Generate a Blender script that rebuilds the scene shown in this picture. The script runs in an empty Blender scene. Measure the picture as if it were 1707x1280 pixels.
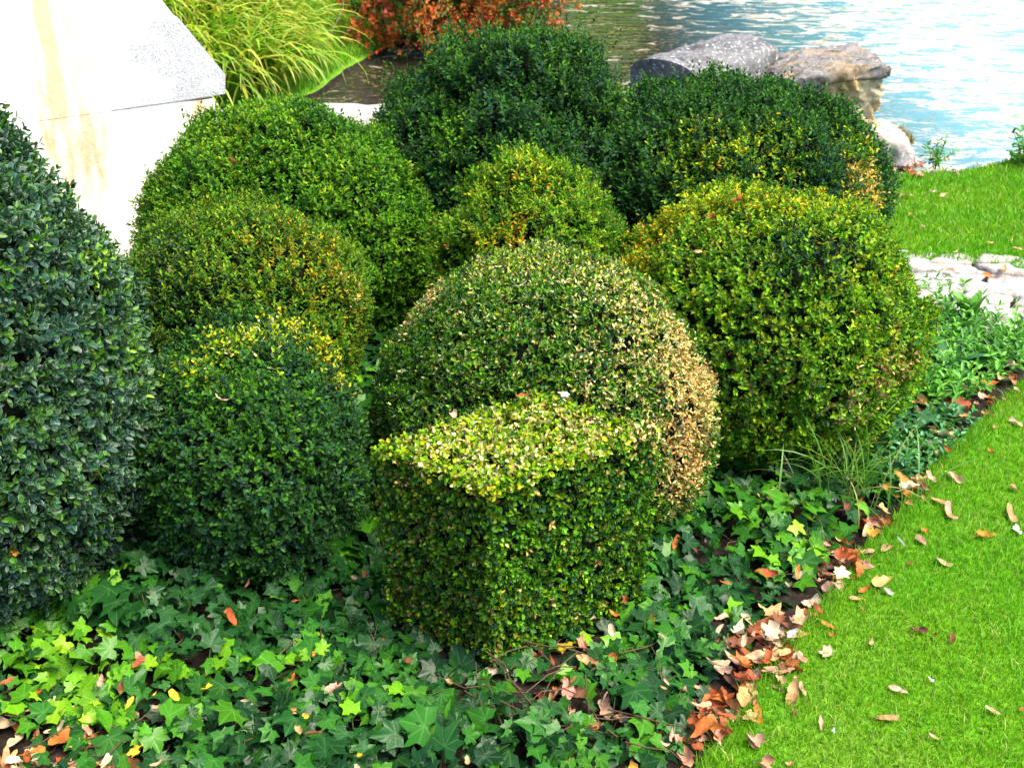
import bpy, math, numpy as np
from mathutils import Vector
R_ = math.radians
rng = np.random.default_rng(7)
sc = bpy.context.scene
COL = sc.collection
# ------------------------------------------------------------------ camera model (photo pixels 1707 x 1280)
F, PITCH, CAMZ = 1800.0, R_(28.8), 1.6
CAM = np.array([0, 0, CAMZ])
FW = np.array([0, math.cos(PITCH), -math.sin(PITCH)])
UP = np.array([0, math.sin(PITCH), math.cos(PITCH)])
RT = np.array([1.0, 0, 0])

def ray(px, py):
    return FW + RT * ((px - 853.5) / F) + UP * ((640 - py) / F)

def on_z(px, py, z=0.0):
    r = ray(px, py); t = (z - CAMZ) / r[2]
    return CAM + r * t

def at_depth(px, py, d):
    return CAM + ray(px, py) * d

def at_y(px, py, y):
    r = ray(px, py)
    return CAM + r * (y / r[1])

# ------------------------------------------------------------------ object helpers
def link(o, parent=None):
    COL.objects.link(o)
    if parent is not None:
        o.parent = parent
    return o

def tag(o, label=None, cat=None, group=None, kind=None):
    for k, v in (('label', label), ('category', cat), ('group', group), ('kind', kind)):
        if v:
            o[k] = v
    return o

def empty(name, loc, label, cat, group=None):
    o = bpy.data.objects.new(name, None)
    o.empty_display_size = 0.1
    o.location = [float(v) for v in loc]
    link(o)
    return tag(o, label, cat, group)

def np_mesh(name, V, Fa, mats, col=None, edge=None, uvw=None, mi=None, smooth=False):
    """V (n,3); Fa = array (m,k) or list of such arrays with different k"""
    if not isinstance(Fa, list):
        Fa = [Fa]
    Fa = [f for f in Fa if len(f)]
    V = np.ascontiguousarray(V, dtype=np.float32)
    me = bpy.data.meshes.new(name)
    me.vertices.add(len(V)); me.vertices.foreach_set('co', V.ravel())
    loops = np.concatenate([f.ravel() for f in Fa]).astype(np.int32)
    tot = np.concatenate([np.full(len(f), f.shape[1]) for f in Fa])
    start = np.concatenate([[0], np.cumsum(tot)[:-1]]).astype(np.int32)
    me.loops.add(len(loops)); me.loops.foreach_set('vertex_index', loops)
    me.polygons.add(len(tot)); me.polygons.foreach_set('loop_start', start)
    if smooth:
        me.polygons.foreach_set('use_smooth', np.ones(len(tot), dtype=bool))
    if mi is not None:
        me.polygons.foreach_set('material_index', mi.astype(np.int32))
    if col is not None:
        a = me.attributes.new('tint', 'FLOAT_COLOR', 'POINT')
        c4 = np.ones((len(V), 4), dtype=np.float32); c4[:, :3] = col
        a.data.foreach_set('color', c4.ravel())
    if edge is not None:
        a = me.attributes.new('edge', 'FLOAT', 'POINT')
        a.data.foreach_set('value', np.ascontiguousarray(edge, dtype=np.float32))
    if uvw is not None:
        a = me.attributes.new('leafco', 'FLOAT_VECTOR', 'POINT')
        a.data.foreach_set('vector', np.ascontiguousarray(uvw, dtype=np.float32).ravel())
    for m in (mats if isinstance(mats, (list, tuple)) else [mats]):
        me.materials.append(m)
    me.update(calc_edges=True)
    me.validate()
    return me

def obj(name, me, parent=None):
    return link(bpy.data.objects.new(name, me), parent)

def nrm(a):
    return a / (np.linalg.norm(a, axis=-1, keepdims=True) + 1e-9)

def wnoise(P, freq, seed, octv=2):
    """smooth pseudo noise about -1..1 from random plane waves"""
    r = np.random.default_rng(seed); out = np.zeros(len(P)); amp = 1.0; tot = 0
    for o in range(octv):
        for k in range(5):
            d = nrm(r.normal(size=3)); ph = r.uniform(0, 6.28); f = freq * r.uniform(.6, 1.5)
            out += amp * np.sin(P @ d * f * 6.283 + ph)
        tot += amp * 1.6; amp *= .5; freq *= 2.1
    return out / tot

def inpoly(x, y, poly):
    c = np.zeros(len(x), dtype=bool); n = len(poly)
    for i in range(n):
        x1, y1 = poly[i][0], poly[i][1]; x2, y2 = poly[(i + 1) % n][0], poly[(i + 1) % n][1]
        if y1 == y2: continue
        hit = ((y1 > y) != (y2 > y)) & (x < (x2 - x1) * (y - y1) / (y2 - y1) + x1)
        c ^= hit
    return c

def polydist(x, y, pts, closed=False):
    d = np.full(len(x), 1e9); n = len(pts)
    for i in range(n if closed else n - 1):
        a = np.array(pts[i][:2]); b = np.array(pts[(i + 1) % n][:2]); ab = b - a
        t = np.clip(((x - a[0]) * ab[0] + (y - a[1]) * ab[1]) / (ab @ ab + 1e-12), 0, 1)
        d = np.minimum(d, np.hypot(x - a[0] - t * ab[0], y - a[1] - t * ab[1]))
    return d

def sstep(a, b, x):
    t = np.clip((x - a) / (b - a), 0, 1); return t * t * (3 - 2 * t)

# ------------------------------------------------------------------ materials
class N:
    """tiny node-tree helper"""
    def __init__(s, name):
        s.m = bpy.data.materials.new(name); s.m.use_nodes = True
        s.t = s.m.node_tree; s.t.nodes.clear()
    def n(s, typ, ins=None, **kw):
        o = s.t.nodes.new(typ)
        for k, v in kw.items(): setattr(o, k, v)
        for k, v in (ins or {}).items():
            if hasattr(v, 'is_output') or isinstance(v, bpy.types.NodeSocket): s.t.links.new(v, o.inputs[k])
            else: o.inputs[k].default_value = v
        return o
    def math(s, op, a, b=0.0, clamp=False):
        return s.n('ShaderNodeMath', {0: a, 1: b}, operation=op, use_clamp=clamp).outputs[0]
    def mix(s, f, a, b, blend='MIX'):
        o = s.t.nodes.new('ShaderNodeMix'); o.data_type = 'RGBA'; o.blend_type = blend
        for i, v in ((0, f), (6, a), (7, b)):
            if isinstance(v, bpy.types.NodeSocket): s.t.links.new(v, o.inputs[i])
            else: o.inputs[i].default_value = v if i == 0 else (*v, 1)
        return o.outputs[2]
    def ramp(s, f, stops):
        o = s.n('ShaderNodeValToRGB', {0: f}); e = o.color_ramp.elements
        while len(e) < len(stops): e.new(.5)
        for el, (p, c) in zip(e, stops):
            el.position = p; el.color = (*c, 1) if len(c) == 3 else c
        return o.outputs[0]
    def noise(s, vec, scale, detail=4, rough=.55, dist=0.0):
        ins = {'Scale': scale, 'Detail': detail, 'Roughness': rough, 'Distortion': dist}
        if vec is not None: ins['Vector'] = vec
        return s.n('ShaderNodeTexNoise', ins).outputs['Fac']
    def out(s, sh):
        s.n('ShaderNodeOutputMaterial', {'Surface': sh}); return s.m
    def attr(s, name, sock='Color'):
        return s.n('ShaderNodeAttribute', attribute_name=name).outputs[sock]
    def pos(s):
        return s.n('ShaderNodeNewGeometry').outputs['Position']
    def bsdf(s, color, rough=.5, spec=.5, normal=None, **kw):
        ins = {'Base Color': color if isinstance(color, bpy.types.NodeSocket) else (*color, 1), 'Roughness': rough, 'Specular IOR Level': spec}
        if normal is not None: ins['Normal'] = normal
        ins.update(kw)
        return s.n('ShaderNodeBsdfPrincipled', ins).outputs[0]
    def bump(s, h, strength=.5, dist=.01):
        return s.n('ShaderNodeBump', {'Height': h, 'Strength': strength, 'Distance': dist}).outputs[0]

def leaf_mat(name, rough=.42, spec=.5, transl=.22, rim=.0, rimcol=(.4, .45, .25)):
    k = N(name)
    c = k.attr('tint')
    if rim > 0:
        e = k.attr('edge', 'Fac')
        f = k.math('MULTIPLY', k.math('GREATER_THAN', e, .86), rim)
        c = k.mix(f, c, rimcol)
    p = k.bsdf(c, rough, spec)
    if transl > 0:
        tc = k.mix(1.0, c, (1.0, 1.15, .55), 'MULTIPLY')
        tr = k.n('ShaderNodeBsdfTranslucent', {'Color': tc}).outputs[0]
        p = k.n('ShaderNodeMixShader', {0: transl, 1: p, 2: tr}).outputs[0]
    return k.out(p)

M_BOX = leaf_mat('boxwood_leaf', .5, .13, .26, .25, (.20, .26, .10))
M_BOXBIG = leaf_mat('boxwood_large_leaf', .4, .38, .2, .45, (.28, .36, .21))
M_DRY = leaf_mat('dried_leaf', .7, .25, .2)
M_WEED = leaf_mat('weed_leaf', .5, .4, .3, .15, (.2, .35, .15))
M_GRASS = leaf_mat('grass_blade', .5, .35, .35)
M_STRAP = leaf_mat('strap_leaf', .42, .45, .3)

def core_mat():
    k = N('twig_shade')  # near-black: the shade among inner twigs is put into the colour
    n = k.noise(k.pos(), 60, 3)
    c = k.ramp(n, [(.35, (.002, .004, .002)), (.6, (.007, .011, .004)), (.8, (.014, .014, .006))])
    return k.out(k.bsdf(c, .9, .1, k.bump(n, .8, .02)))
M_CORE = core_mat()

def ivy_mat():
    k = N('ivy_leaf')
    c = k.attr('tint'); lc = k.attr('leafco', 'Vector')
    sep = k.n('ShaderNodeSeparateXYZ', {0: lc})
    u, v = sep.outputs[0], sep.outputs[1]
    r = k.math('SQRT', k.math('ADD', k.math('MULTIPLY', u, u), k.math('MULTIPLY', v, v)))
    a = k.math('ABSOLUTE', k.math('ARCTAN2', u, v))
    best = None
    for ang in (0.0, .72, 1.45):
        d = k.math('MULTIPLY', k.math('ABSOLUTE', k.math('SUBTRACT', a, ang)), r)
        best = d if best is None else k.math('MINIMUM', best, d)
    vein = k.math('SUBTRACT', 1.0, k.math('DIVIDE', best, .035), clamp=True)
    vein = k.math('MULTIPLY', vein, .52)
    n = k.noise(k.pos(), 90, 3)
    c = k.mix(k.math('MULTIPLY', n, .6), c, k.mix(1.0, c, (.5, .55, .35), 'MULTIPLY'))
    c = k.mix(vein, c, k.mix(.16, k.mix(1.0, c, (1.9, 1.7, 1.5), 'MULTIPLY'), (.30, .42, .20)))
    p = k.bsdf(c, .34, .16, k.bump(n, .25, .004))
    tr = k.n('ShaderNodeBsdfTranslucent', {'Color': k.mix(1.0, c, (1, 1.2, .5), 'MULTIPLY')}).outputs[0]
    return k.out(k.n('ShaderNodeMixShader', {0: .18, 1: p, 2: tr}).outputs[0])
M_IVY = ivy_mat()

def dead_mat():
    k = N('fallen_leaf')
    c = k.attr('tint'); lc = k.attr('leafco', 'Vector')
    sep = k.n('ShaderNodeSeparateXYZ', {0: lc}); u, v = sep.outputs[0], sep.outputs[1]
    r = k.math('SQRT', k.math('ADD', k.math('MULTIPLY', u, u), k.math('MULTIPLY', v, v)))
    a = k.math('ABSOLUTE', k.math('ARCTAN2', u, v)); best = None
    for ang in (0.0, .8, 1.6):
        d = k.math('MULTIPLY', k.math('ABSOLUTE', k.math('SUBTRACT', a, ang)), r)
        best = d if best is None else k.math('MINIMUM', best, d)
    vein = k.math('MULTIPLY', k.math('SUBTRACT', 1.0, k.math('DIVIDE', best, .03), clamp=True), .4)
    n = k.noise(k.pos(), 45, 4, .65)
    c = k.mix(k.ramp(n, [(.42, (0, 0, 0)), (.7, (.8, .8, .8))]), c, k.mix(1.0, c, (.55, .42, .35), 'MULTIPLY'))
    c = k.mix(vein, c, k.mix(1.0, c, (.6, .5, .42), 'MULTIPLY'))
    p = k.bsdf(c, .65, .3, k.bump(n, .5, .006))
    tr = k.n('ShaderNodeBsdfTranslucent', {'Color': c}).outputs[0]
    return k.out(k.n('ShaderNodeMixShader', {0: .2, 1: p, 2: tr}).outputs[0])
M_DEAD = dead_mat()

def ground_mat():
    k = N('soil'); p = k.pos()
    n = k.noise(p, 28, 6, .65); n2 = k.noise(p, 5, 4)
    soil = k.ramp(n, [(.3, (.006, .005, .004)), (.55, (.018, .013, .009)), (.75, (.045, .032, .02))])
    y = k.n('ShaderNodeSeparateXYZ', {0: p}).outputs[1]
    g = k.ramp(n2, [(.35, (.06, .14, .012)), (.6, (.11, .25, .015)), (.8, (.16, .28, .03))])
    far = k.math('GREATER_THAN', y, 7.0)
    z = k.n('ShaderNodeSeparateXYZ', {0: p}).outputs[2]
    dry = k.math('GREATER_THAN', z, -.325)
    c = k.mix(k.math('MULTIPLY', far, dry), soil, g)
    return k.out(k.bsdf(c, .9, .15, k.bump(n, .8, .02)))

def lawn_mat():
    k = N('lawn_turf'); p = k.pos()
    n = k.noise(p, 40, 5, .7); n2 = k.noise(p, 2.2, 3)
    c = k.ramp(n, [(.3, (.05, .16, .005)), (.55, (.09, .27, .008)), (.75, (.15, .33, .02))])
    c = k.mix(k.ramp(n2, [(.5, (0, 0, 0)), (.75, (.6, .6, .6))]), c, (.16, .24, .03))
    return k.out(k.bsdf(c, .9, .1, k.bump(n, 1, .02)))

def water_mat():
    k = N('river_water'); p = k.pos()
    mp = k.n('ShaderNodeMapping', {'Vector': p, 'Scale': (.8, 1.5, 1)}).outputs[0]
    rip = k.noise(mp, 5.5, 5, .62, .5)
    x = k.n('ShaderNodeSeparateXYZ', {0: p}).outputs[0]
    right = k.n('ShaderNodeMapRange', {0: x, 1: 1.2, 2: 3.6, 3: 0.0, 4: 1.0}).outputs[0]
    film = k.math('ADD', k.noise(mp, 4.6, 8, .72, .8), k.math('MULTIPLY', k.noise(p, .7, 3), .25))
    film = k.math('ADD', film, k.math('MULTIPLY', right, .145))
    fm = k.ramp(film, [(.70, (0, 0, 0)), (.75, (1, 1, 1))])
    speck = k.noise(p, 17, 6, .75)
    sm = k.ramp(speck, [(.55, (0, 0, 0)), (.60, (1, 1, 1))])
    wat = k.mix(right, (.016, .015, .009), (.06, .23, .30))  # cyan sky reflection painted into the water colour towards the right
    filmc = k.ramp(k.noise(p, 6, 5, .7), [(.38, (.26, .22, .12)), (.52, (.42, .40, .34)), (.66, (.50, .50, .48))])
    filmc = k.mix(right, k.mix(1.0, filmc, (.85, .83, .75), 'MULTIPLY'), filmc)
    c = k.mix(k.math('MULTIPLY', fm, .85), wat, filmc)
    smask = k.math('MULTIPLY', sm, k.ramp(k.noise(p, 1.1, 5, .65), [(.41, (0, 0, 0)), (.55, (1, 1, 1))]))
    c = k.mix(k.math('MULTIPLY', smask, .85), c, k.mix(k.noise(p, 31, 2), (.34, .20, .07), (.14, .10, .05)))
    ro = k.math('ADD', .04, k.math('MULTIPLY', fm, .4))
    return k.out(k.bsdf(c, ro, .6, k.bump(rip, .32, .08), IOR=1.33))

def stone_mat(name, base, dark, lich, dark_amt=.5, ochre=0.0, sc_=1.0, bs=.7):
    k = N(name); p = k.pos()
    n1 = k.noise(p, 9 * sc_, 8, .7); n2 = k.noise(p, 55 * sc_, 4, .7); n3 = k.noise(p, 3.0 * sc_, 4)
    c = k.mix(k.ramp(n1, [(.5 - dark_amt * .3, (1, 1, 1)), (.72 - dark_amt * .3, (0, 0, 0))]), base, dark)
    c = k.mix(k.ramp(n2, [(.56, (0, 0, 0)), (.64, (.8, .8, .8))]), c, lich)
    if ochre:
        mp = k.n('ShaderNodeMapping', {'Vector': p, 'Scale': (4.5, 4.5, 1.1)}).outputs[0]
        o = k.noise(mp, 1.6, 5, .6)
        c = k.mix(k.math('MULTIPLY', k.ramp(o, [(.50, (0, 0, 0)), (.63, (1, 1, 1))]), ochre), c, (.46, .29, .085))
    pit = k.noise(p, 130 * sc_, 3, .7)
    h = k.math('ADD', k.math('MULTIPLY', n1, 1.0), k.math('MULTIPLY', pit, .25))
    return k.out(k.bsdf(c, .88, .2, k.bump(h, bs, .02)))
M_WALL = stone_mat('pale_limestone', (.86, .82, .73), (.78, .73, .62), (.88, .86, .80), .25, .7, .8, .3)
def kneel_mat():
    k = N('lichened_limestone'); p = k.pos()
    x = k.n('ShaderNodeSeparateXYZ', {0: p}).outputs[0]
    g = k.n('ShaderNodeMapRange', {0: x, 1: -1.72, 2: -1.22, 3: -.21, 4: .25}).outputs[0]
    m = k.math('ADD', k.noise(p, 4, 7, .75), g)
    blot = k.ramp(m, [(.45, (0, 0, 0)), (.72, (1, 1, 1))])
    grit = k.ramp(k.noise(p, 190, 6, .8), [(.36, (1, 1, 1)), (.60, (0, 0, 0))])
    f = k.math('MULTIPLY', blot, k.math('ADD', .35, k.math('MULTIPLY', grit, .65)))
    c = k.mix(f, (.84, .81, .74), (.17, .185, .23))
    return k.out(k.bsdf(c, .9, .2, k.bump(k.noise(p, 120, 4, .7), .4, .008)))
M_KNEEL = kneel_mat()
M_GREY = stone_mat('weathered_grey_stone', (.155, .15, .15), (.06, .06, .062), (.55, .55, .55), .5, 0, 1.0, 1.0)
M_DARKST = stone_mat('dark_grey_stone', (.085, .09, .095), (.03, .033, .038), (.36, .37, .38), .6, 0, 1.0)  # darker grey for the arched end face
M_RUBBLE = stone_mat('rough_tan_stone', (.55, .46, .30), (.13, .11, .06), (.66, .62, .52), .62, .7, 1.7, 1.0)
M_CAP = stone_mat('dark_weathered_stone', (.20, .18, .17), (.06, .055, .05), (.42, .38, .32), .5, .35, 1.6)
M_PAVE = stone_mat('pale_paving_stone', (.46, .43, .41), (.22, .20, .19), (.60, .58, .56), .5, .2, 1.3, 1.0)
M_SOIL, M_LAWN, M_WATER = ground_mat(), lawn_mat(), water_mat()
k = N('bark'); n_ = k.noise(k.pos(), 40, 5)
M_BARK = k.out(k.bsdf(k.ramp(n_, [(.3, (.03, .022, .015)), (.7, (.14, .10, .07))]), .85, .2, k.bump(n_, .6, .01)))
k = N('pale_twig'); n_ = k.noise(k.pos(), 60, 4)
M_TWIG = k.out(k.bsdf(k.ramp(n_, [(.3, (.20, .14, .08)), (.7, (.46, .36, .24))]), .8, .2))

# ------------------------------------------------------------------ leaves as hexagonal folded blades, many at once
def leaves(B, D, Nn, L, W, col, cup=.18, bend=.12):
    """B base, D direction, Nn upper normal, L length, W width, col (n,3) -> V, F, colour, edge"""
    n = len(B); S = np.cross(D, Nn); L = L[:, None]; W = W[:, None]
    V = np.empty((n, 6, 3))
    V[:, 0] = B
    a = B + D * L * .32 + Nn * (W * cup); b = B + D * L * .74 + Nn * (W * cup * .7 - L * bend * .4)
    V[:, 1] = a + S * W * .5; V[:, 5] = a - S * W * .5
    V[:, 2] = b + S * W * .40; V[:, 4] = b - S * W * .40
    V[:, 3] = B + D * L - Nn * L * bend
    i = np.arange(n)[:, None] * 6
    Fq = np.concatenate([i + np.array([0, 1, 2, 3]), i + np.array([0, 3, 4, 5])])
    e = np.tile(np.array([0, 1, 1, .75, 1, 1.0]), n)
    return V.reshape(-1, 3), Fq, np.repeat(col, 6, axis=0), e

def sprigs(P, A, L, pairs, leaf, ratio, r, spread=(.55, 1.15)):
    """shoots with opposite leaf pairs; returns per-leaf arrays and t (0 base .. 1 tip), sprig index"""
    n = len(P); ref = nrm(np.cross(A, nrm(r.normal(size=(n, 3))))); ref2 = np.cross(A, ref)
    out = []
    for k in range(pairs):
        t = (k + .3 + .4 * r.random(n)) / pairs
        ph0 = (k % 2) * 1.5708 + r.normal(0, .35, n)
        for s in (0, 3.14159):
            ph = ph0 + s + r.normal(0, .2, n)
            rad = ref * np.cos(ph)[:, None] + ref2 * np.sin(ph)[:, None]
            th = spread[1] + (spread[0] - spread[1]) * t + r.normal(0, .22, n)
            D = A * np.cos(th)[:, None] + rad * np.sin(th)[:, None]
            Nn = A * np.sin(th)[:, None] - rad * np.cos(th)[:, None]
            ll = leaf * (.72 + .5 * r.random(n)) * (1 - .25 * t)
            out.append((P + A * (L * t)[:, None], D, Nn, ll, ll * ratio * (.85 + .3 * r.random(n)), t, np.arange(n)))
    return [np.concatenate([o[j] for o in out]) for j in range(7)]

G = dict(dark=(.008, .046, .010), blue=(.017, .062, .040), mid=(.030, .120, .005), lush=(.070, .205, .003), bright=(.17, .33, .004),
         lime=(.33, .43, .006), yel=(.50, .38, .006), ora=(.54, .24, .012), tan=(.58, .36, .11), pale=(.54, .51, .22), olive=(.120, .150, .003), brn=(.15, .08, .025))
G = {k_: np.array(v) for k_, v in G.items()}

def pick(r, n, pal):
    names, w = zip(*pal); w = np.array(w) / sum(w)
    idx = r.choice(len(names), n, p=w)
    c = np.array([G[m] for m in names])[idx]
    return c * (.75 + .5 * r.random(n))[:, None]

# ------------------------------------------------------------------ clipped shrubs
def shrub(spec):
    s = dict(leaf=.0150, ratio=.52, spacing=.0132, pairs=4, slen=.035, jitter=.35, up=.35, lump=.025, taper=0, box=None,
             pal=[('mid', 5), ('lush', 3), ('dark', 3)], tip=[('bright', 1)], tipw=.5, patches=[], mat=M_BOX, dead=None, depthj=.03, shear=None, shag=0.0)
    s.update(spec)
    r = np.random.default_rng(s['seed'])
    if s['box'] is None:
        cx, cy, rx, ry, d = s['px']
        C = at_depth(cx, cy, d); Rx = rx * d / F; Ry = Rx * s.get('ydepth', 1.0)
        ang = math.atan2(CAM[2] - C[2], C[1])
        rv = ry * d / F
        Rz = math.sqrt(max(rv ** 2 - (Ry * math.sin(ang)) ** 2, .01)) / math.cos(ang)
        Rz = s.get('rz', Rz)
        area = 4 * math.pi * ((Rx * Ry) ** 1.6 / 3 + 2 * (Rx * Rz) ** 1.6 / 3) ** (1 / 1.6)
        n = int(area / s['spacing'] ** 2)
        dirs = nrm(r.normal(size=(n, 3)))
        def surf(dirs, off=0.0):
            q = dirs * np.array([Rx, Ry, Rz])
            tz = q[:, 2] / Rz
            m = 1 - s['taper'] * np.clip(tz, -1, 1)
            q = q * np.stack([m, m, np.ones_like(m)], 1)
            Nn = nrm(dirs / np.array([Rx, Ry, Rz]))
            lum = s['lump'] * wnoise(C + q, 2.2, s['seed'] + 5, 2) + s['lump'] * .45 * wnoise(C + q, 7, s['seed'] + 9, 1)
            return C + q + Nn * (lum + off)[:, None], Nn
        P, Nn = surf(dirs)
        def hit(px, py):
            dd = ray(px, py); o = (CAM - C) / np.array([Rx, Ry, Rz]); v = dd / np.array([Rx, Ry, Rz])
            a = v @ v; b = 2 * o @ v; c = o @ o - 1; disc = b * b - 4 * a * c
            t = (-b - math.sqrt(disc)) / (2 * a) if disc > 0 else -b / (2 * a)
            return CAM + dd * t
    else:
        cr, H = s['box'], s['H']          # four base corners (counter-clockwise from the front one), height
        C = np.mean(cr, axis=0); C[2] = H / 2
        Ps, Ns = [], []
        ins = .985
        foot = [C + (c - C) * np.array([ins, ins, 0]) + np.array([0, 0, -C[2]]) for c in cr]
        top = [np.array([c[0], c[1], H]) for c in cr]
        quads = [(foot[i], foot[(i + 1) % 4], top[(i + 1) % 4], top[i]) for i in range(4)] + [tuple(np.array([C[0], C[1], H]) + (t_ - np.array([C[0], C[1], H])) * .968 for t_ in top)]
        for q in quads:
            ar = np.linalg.norm(np.cross(q[1] - q[0], q[3] - q[0])); m = int(ar / s['spacing'] ** 2)
            u, v = r.random(m)[:, None], r.random(m)[:, None]
            Ps.append(q[0] * (1 - u) * (1 - v) + q[1] * u * (1 - v) + q[2] * u * v + q[3] * (1 - u) * v)
            nn = nrm(np.cross(q[1] - q[0], q[3] - q[0])); nn = nn * np.sign(nn @ (Ps[-1].mean(0) - C))
            Ns.append(np.tile(nn, (m, 1)))
        P, Nn = np.concatenate(Ps), np.concatenate(Ns)
        P = P + Nn * (s['lump'] * wnoise(P, 5, s['seed'], 2))[:, None]
        def hit(px, py):
            return on_z(px, py, H)
    keep = P[:, 2] > .012
    P, Nn = P[keep], Nn[keep]
    n = len(P)
    off = -s['depthj'] * r.random(n) ** 1.3
    if s['shag']:
        sh = r.random(n) < .035
        off = off + np.where(sh, s['shag'] * r.random(n), 0)
    P0 = P + Nn * (off - s['slen'] * .8)[:, None]
    A = nrm(Nn * (1 - s['up']) + np.array([0, 0, 1.0]) * s['up'] + r.normal(0, s['jitter'], (n, 3)))
    L = s['slen'] * (.75 + .5 * r.random(n))
    if s['shag']:
        L = np.where(sh, L * 1.5, L); A = np.where(sh[:, None], nrm(A + np.array([0, 0, .5])), A)
    B, D, Ln, ll, ww, t, si = sprigs(P0, A, L, s['pairs'], s['leaf'], s['ratio'], r)
    ok = B[:, 2] + D[:, 2] * ll > .004
    if s['shear'] is not None:
        tipp = B + D * ll[:, None]
        if s['box'] is None:
            over = ((tipp - P[si]) * Nn[si]).sum(1)
        else:
            over = np.full(len(B), -9.0)
            for q in quads:
                nn = nrm(np.cross(q[1] - q[0], q[3] - q[0])); nn = nn * np.sign(nn @ (np.mean(q, 0) - C))
                over = np.maximum(over, (tipp - q[0]) @ nn)
        ok &= over < s['shear'] * (.5 + r.random(len(B)))
    B, D, Ln, ll, ww, t, si = [a[ok] for a in (B, D, Ln, ll, ww, t, si)]
    base = pick(r, n, s['pal'])[si]; own = r.random(len(si)) < .45; base = np.where(own[:, None], pick(r, len(si), s['pal']), base) * np.exp(r.normal(0, .28, len(si)))[:, None]
    tipc = pick(r, n, s['tip'])[si]
    zone = .5 + .5 * wnoise(P, 3.0, s['seed'] + 31, 2)[si]
    tz = np.clip((Nn[si, 2] + .6) / 1.6, 0, 1)
    tw = np.clip((t - .45) * 1.8, 0, 1) * s['tipw'] * np.clip(zone * 1.3, 0, 1) * (.35 + .65 * tz) * (r.random(n)[si] < .75)
    col = base * (1 - tw[:, None]) + tipc * tw[:, None]
    deadmask = np.zeros(len(B), bool)
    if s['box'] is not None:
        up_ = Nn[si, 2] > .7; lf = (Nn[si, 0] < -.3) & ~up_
        take = lf & (r.random(len(B)) < .5); pc = pick(r, len(B), [('olive', 3), ('brn', 1.2), ('dark', 3), ('mid', 2)])  # left face: darker leaf mix, its shaded side put into the colour
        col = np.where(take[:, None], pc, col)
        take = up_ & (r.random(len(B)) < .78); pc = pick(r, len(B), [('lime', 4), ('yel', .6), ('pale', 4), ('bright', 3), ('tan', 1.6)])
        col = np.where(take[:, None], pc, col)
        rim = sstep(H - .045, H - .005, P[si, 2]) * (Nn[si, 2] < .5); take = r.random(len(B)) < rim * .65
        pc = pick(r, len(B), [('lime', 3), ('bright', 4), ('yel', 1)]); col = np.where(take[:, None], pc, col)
    for (px, py, rp, pal, amt, isdead) in s['patches']:
        c0 = hit(px, py); rad = rp * np.linalg.norm(c0 - CAM) / F
        dist = np.linalg.norm(P[si] - c0, axis=1) / rad
        pr = (amt * (1 - sstep(.25, 1.3, dist + .28 * wnoise(P, 9, s['seed'] + int(px), 2)[si])))
        take = r.random(len(B)) < pr
        pc = pick(r, len(B), pal)
        col = np.where(take[:, None], pc, col)
        if isdead: deadmask |= take
    root = empty(s['name'], (C[0], C[1], 0), s['label'], s['cat'], s.get('group'))
    base_off = np.array([C[0], C[1], 0])
    def mk(nm, m, mat):
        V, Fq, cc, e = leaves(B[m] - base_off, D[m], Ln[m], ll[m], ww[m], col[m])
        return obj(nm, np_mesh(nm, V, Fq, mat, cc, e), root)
    if s['dead'] and deadmask.sum() > 200:
        mk('foliage', ~deadmask, s['mat'])
        tag(mk('dried_foliage', deadmask, M_DRY), s['dead'])
    else:
        mk('foliage', np.ones(len(B), bool), s['mat'])
    # near-black core added in place of shaded twigs; blocks light, darkens gaps
    ico = bpy.data.meshes.new('tmp')
    import bmesh
    bm = bmesh.new()
    inset = s['slen'] * .8 + s['depthj'] + .012
    if s['box'] is None:
        bmesh.ops.create_icosphere(bm, subdivisions=5, radius=1)
        dd = np.array([v.co[:] for v in bm.verts]); q, _ = surf(nrm(dd), -inset)
    else:
        bmesh.ops.create_cube(bm, size=2)
        bmesh.ops.subdivide_edges(bm, edges=bm.edges[:], cuts=12, use_grid_fill=True)
        dd = np.array([v.co[:] for v in bm.verts])
        w = (dd[:, 2:3] + 1) / 2
        u, v = (dd[:, 0:1] + 1) / 2, (dd[:, 1:2] + 1) / 2
        def bil(q): return q[0] * (1 - u) * (1 - v) + q[1] * u * (1 - v) + q[2] * u * v + q[3] * (1 - u) * v
        sh = 1 - inset / (.5 * np.linalg.norm(cr[1] - cr[0]))
        q = bil(foot) * (1 - w) + bil(top) * w
        q = C + (q - C) * np.array([sh, sh, 1 - inset / (H / 2)])
        q = q + nrm(q - C) * (.006 * wnoise(q, 12, 3))[:, None]
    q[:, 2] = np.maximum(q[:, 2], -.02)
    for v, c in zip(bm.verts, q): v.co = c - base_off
    bm.to_mesh(ico); bm.free(); ico.materials.append(M_CORE); ico.name = 'twig_shade_core'
    obj('twig_shade_core', ico, root)
    return root, hit

H_BOX = .47
f0 = on_z(815, 1128)
def cube_corner(px, py):
    return on_z(px, py, H_BOX)
cc = [cube_corner(815, 815), cube_corner(1104, 712), cube_corner(898, 650), cube_corner(614, 737)]
for c_ in cc: c_[2] = 0

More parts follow.
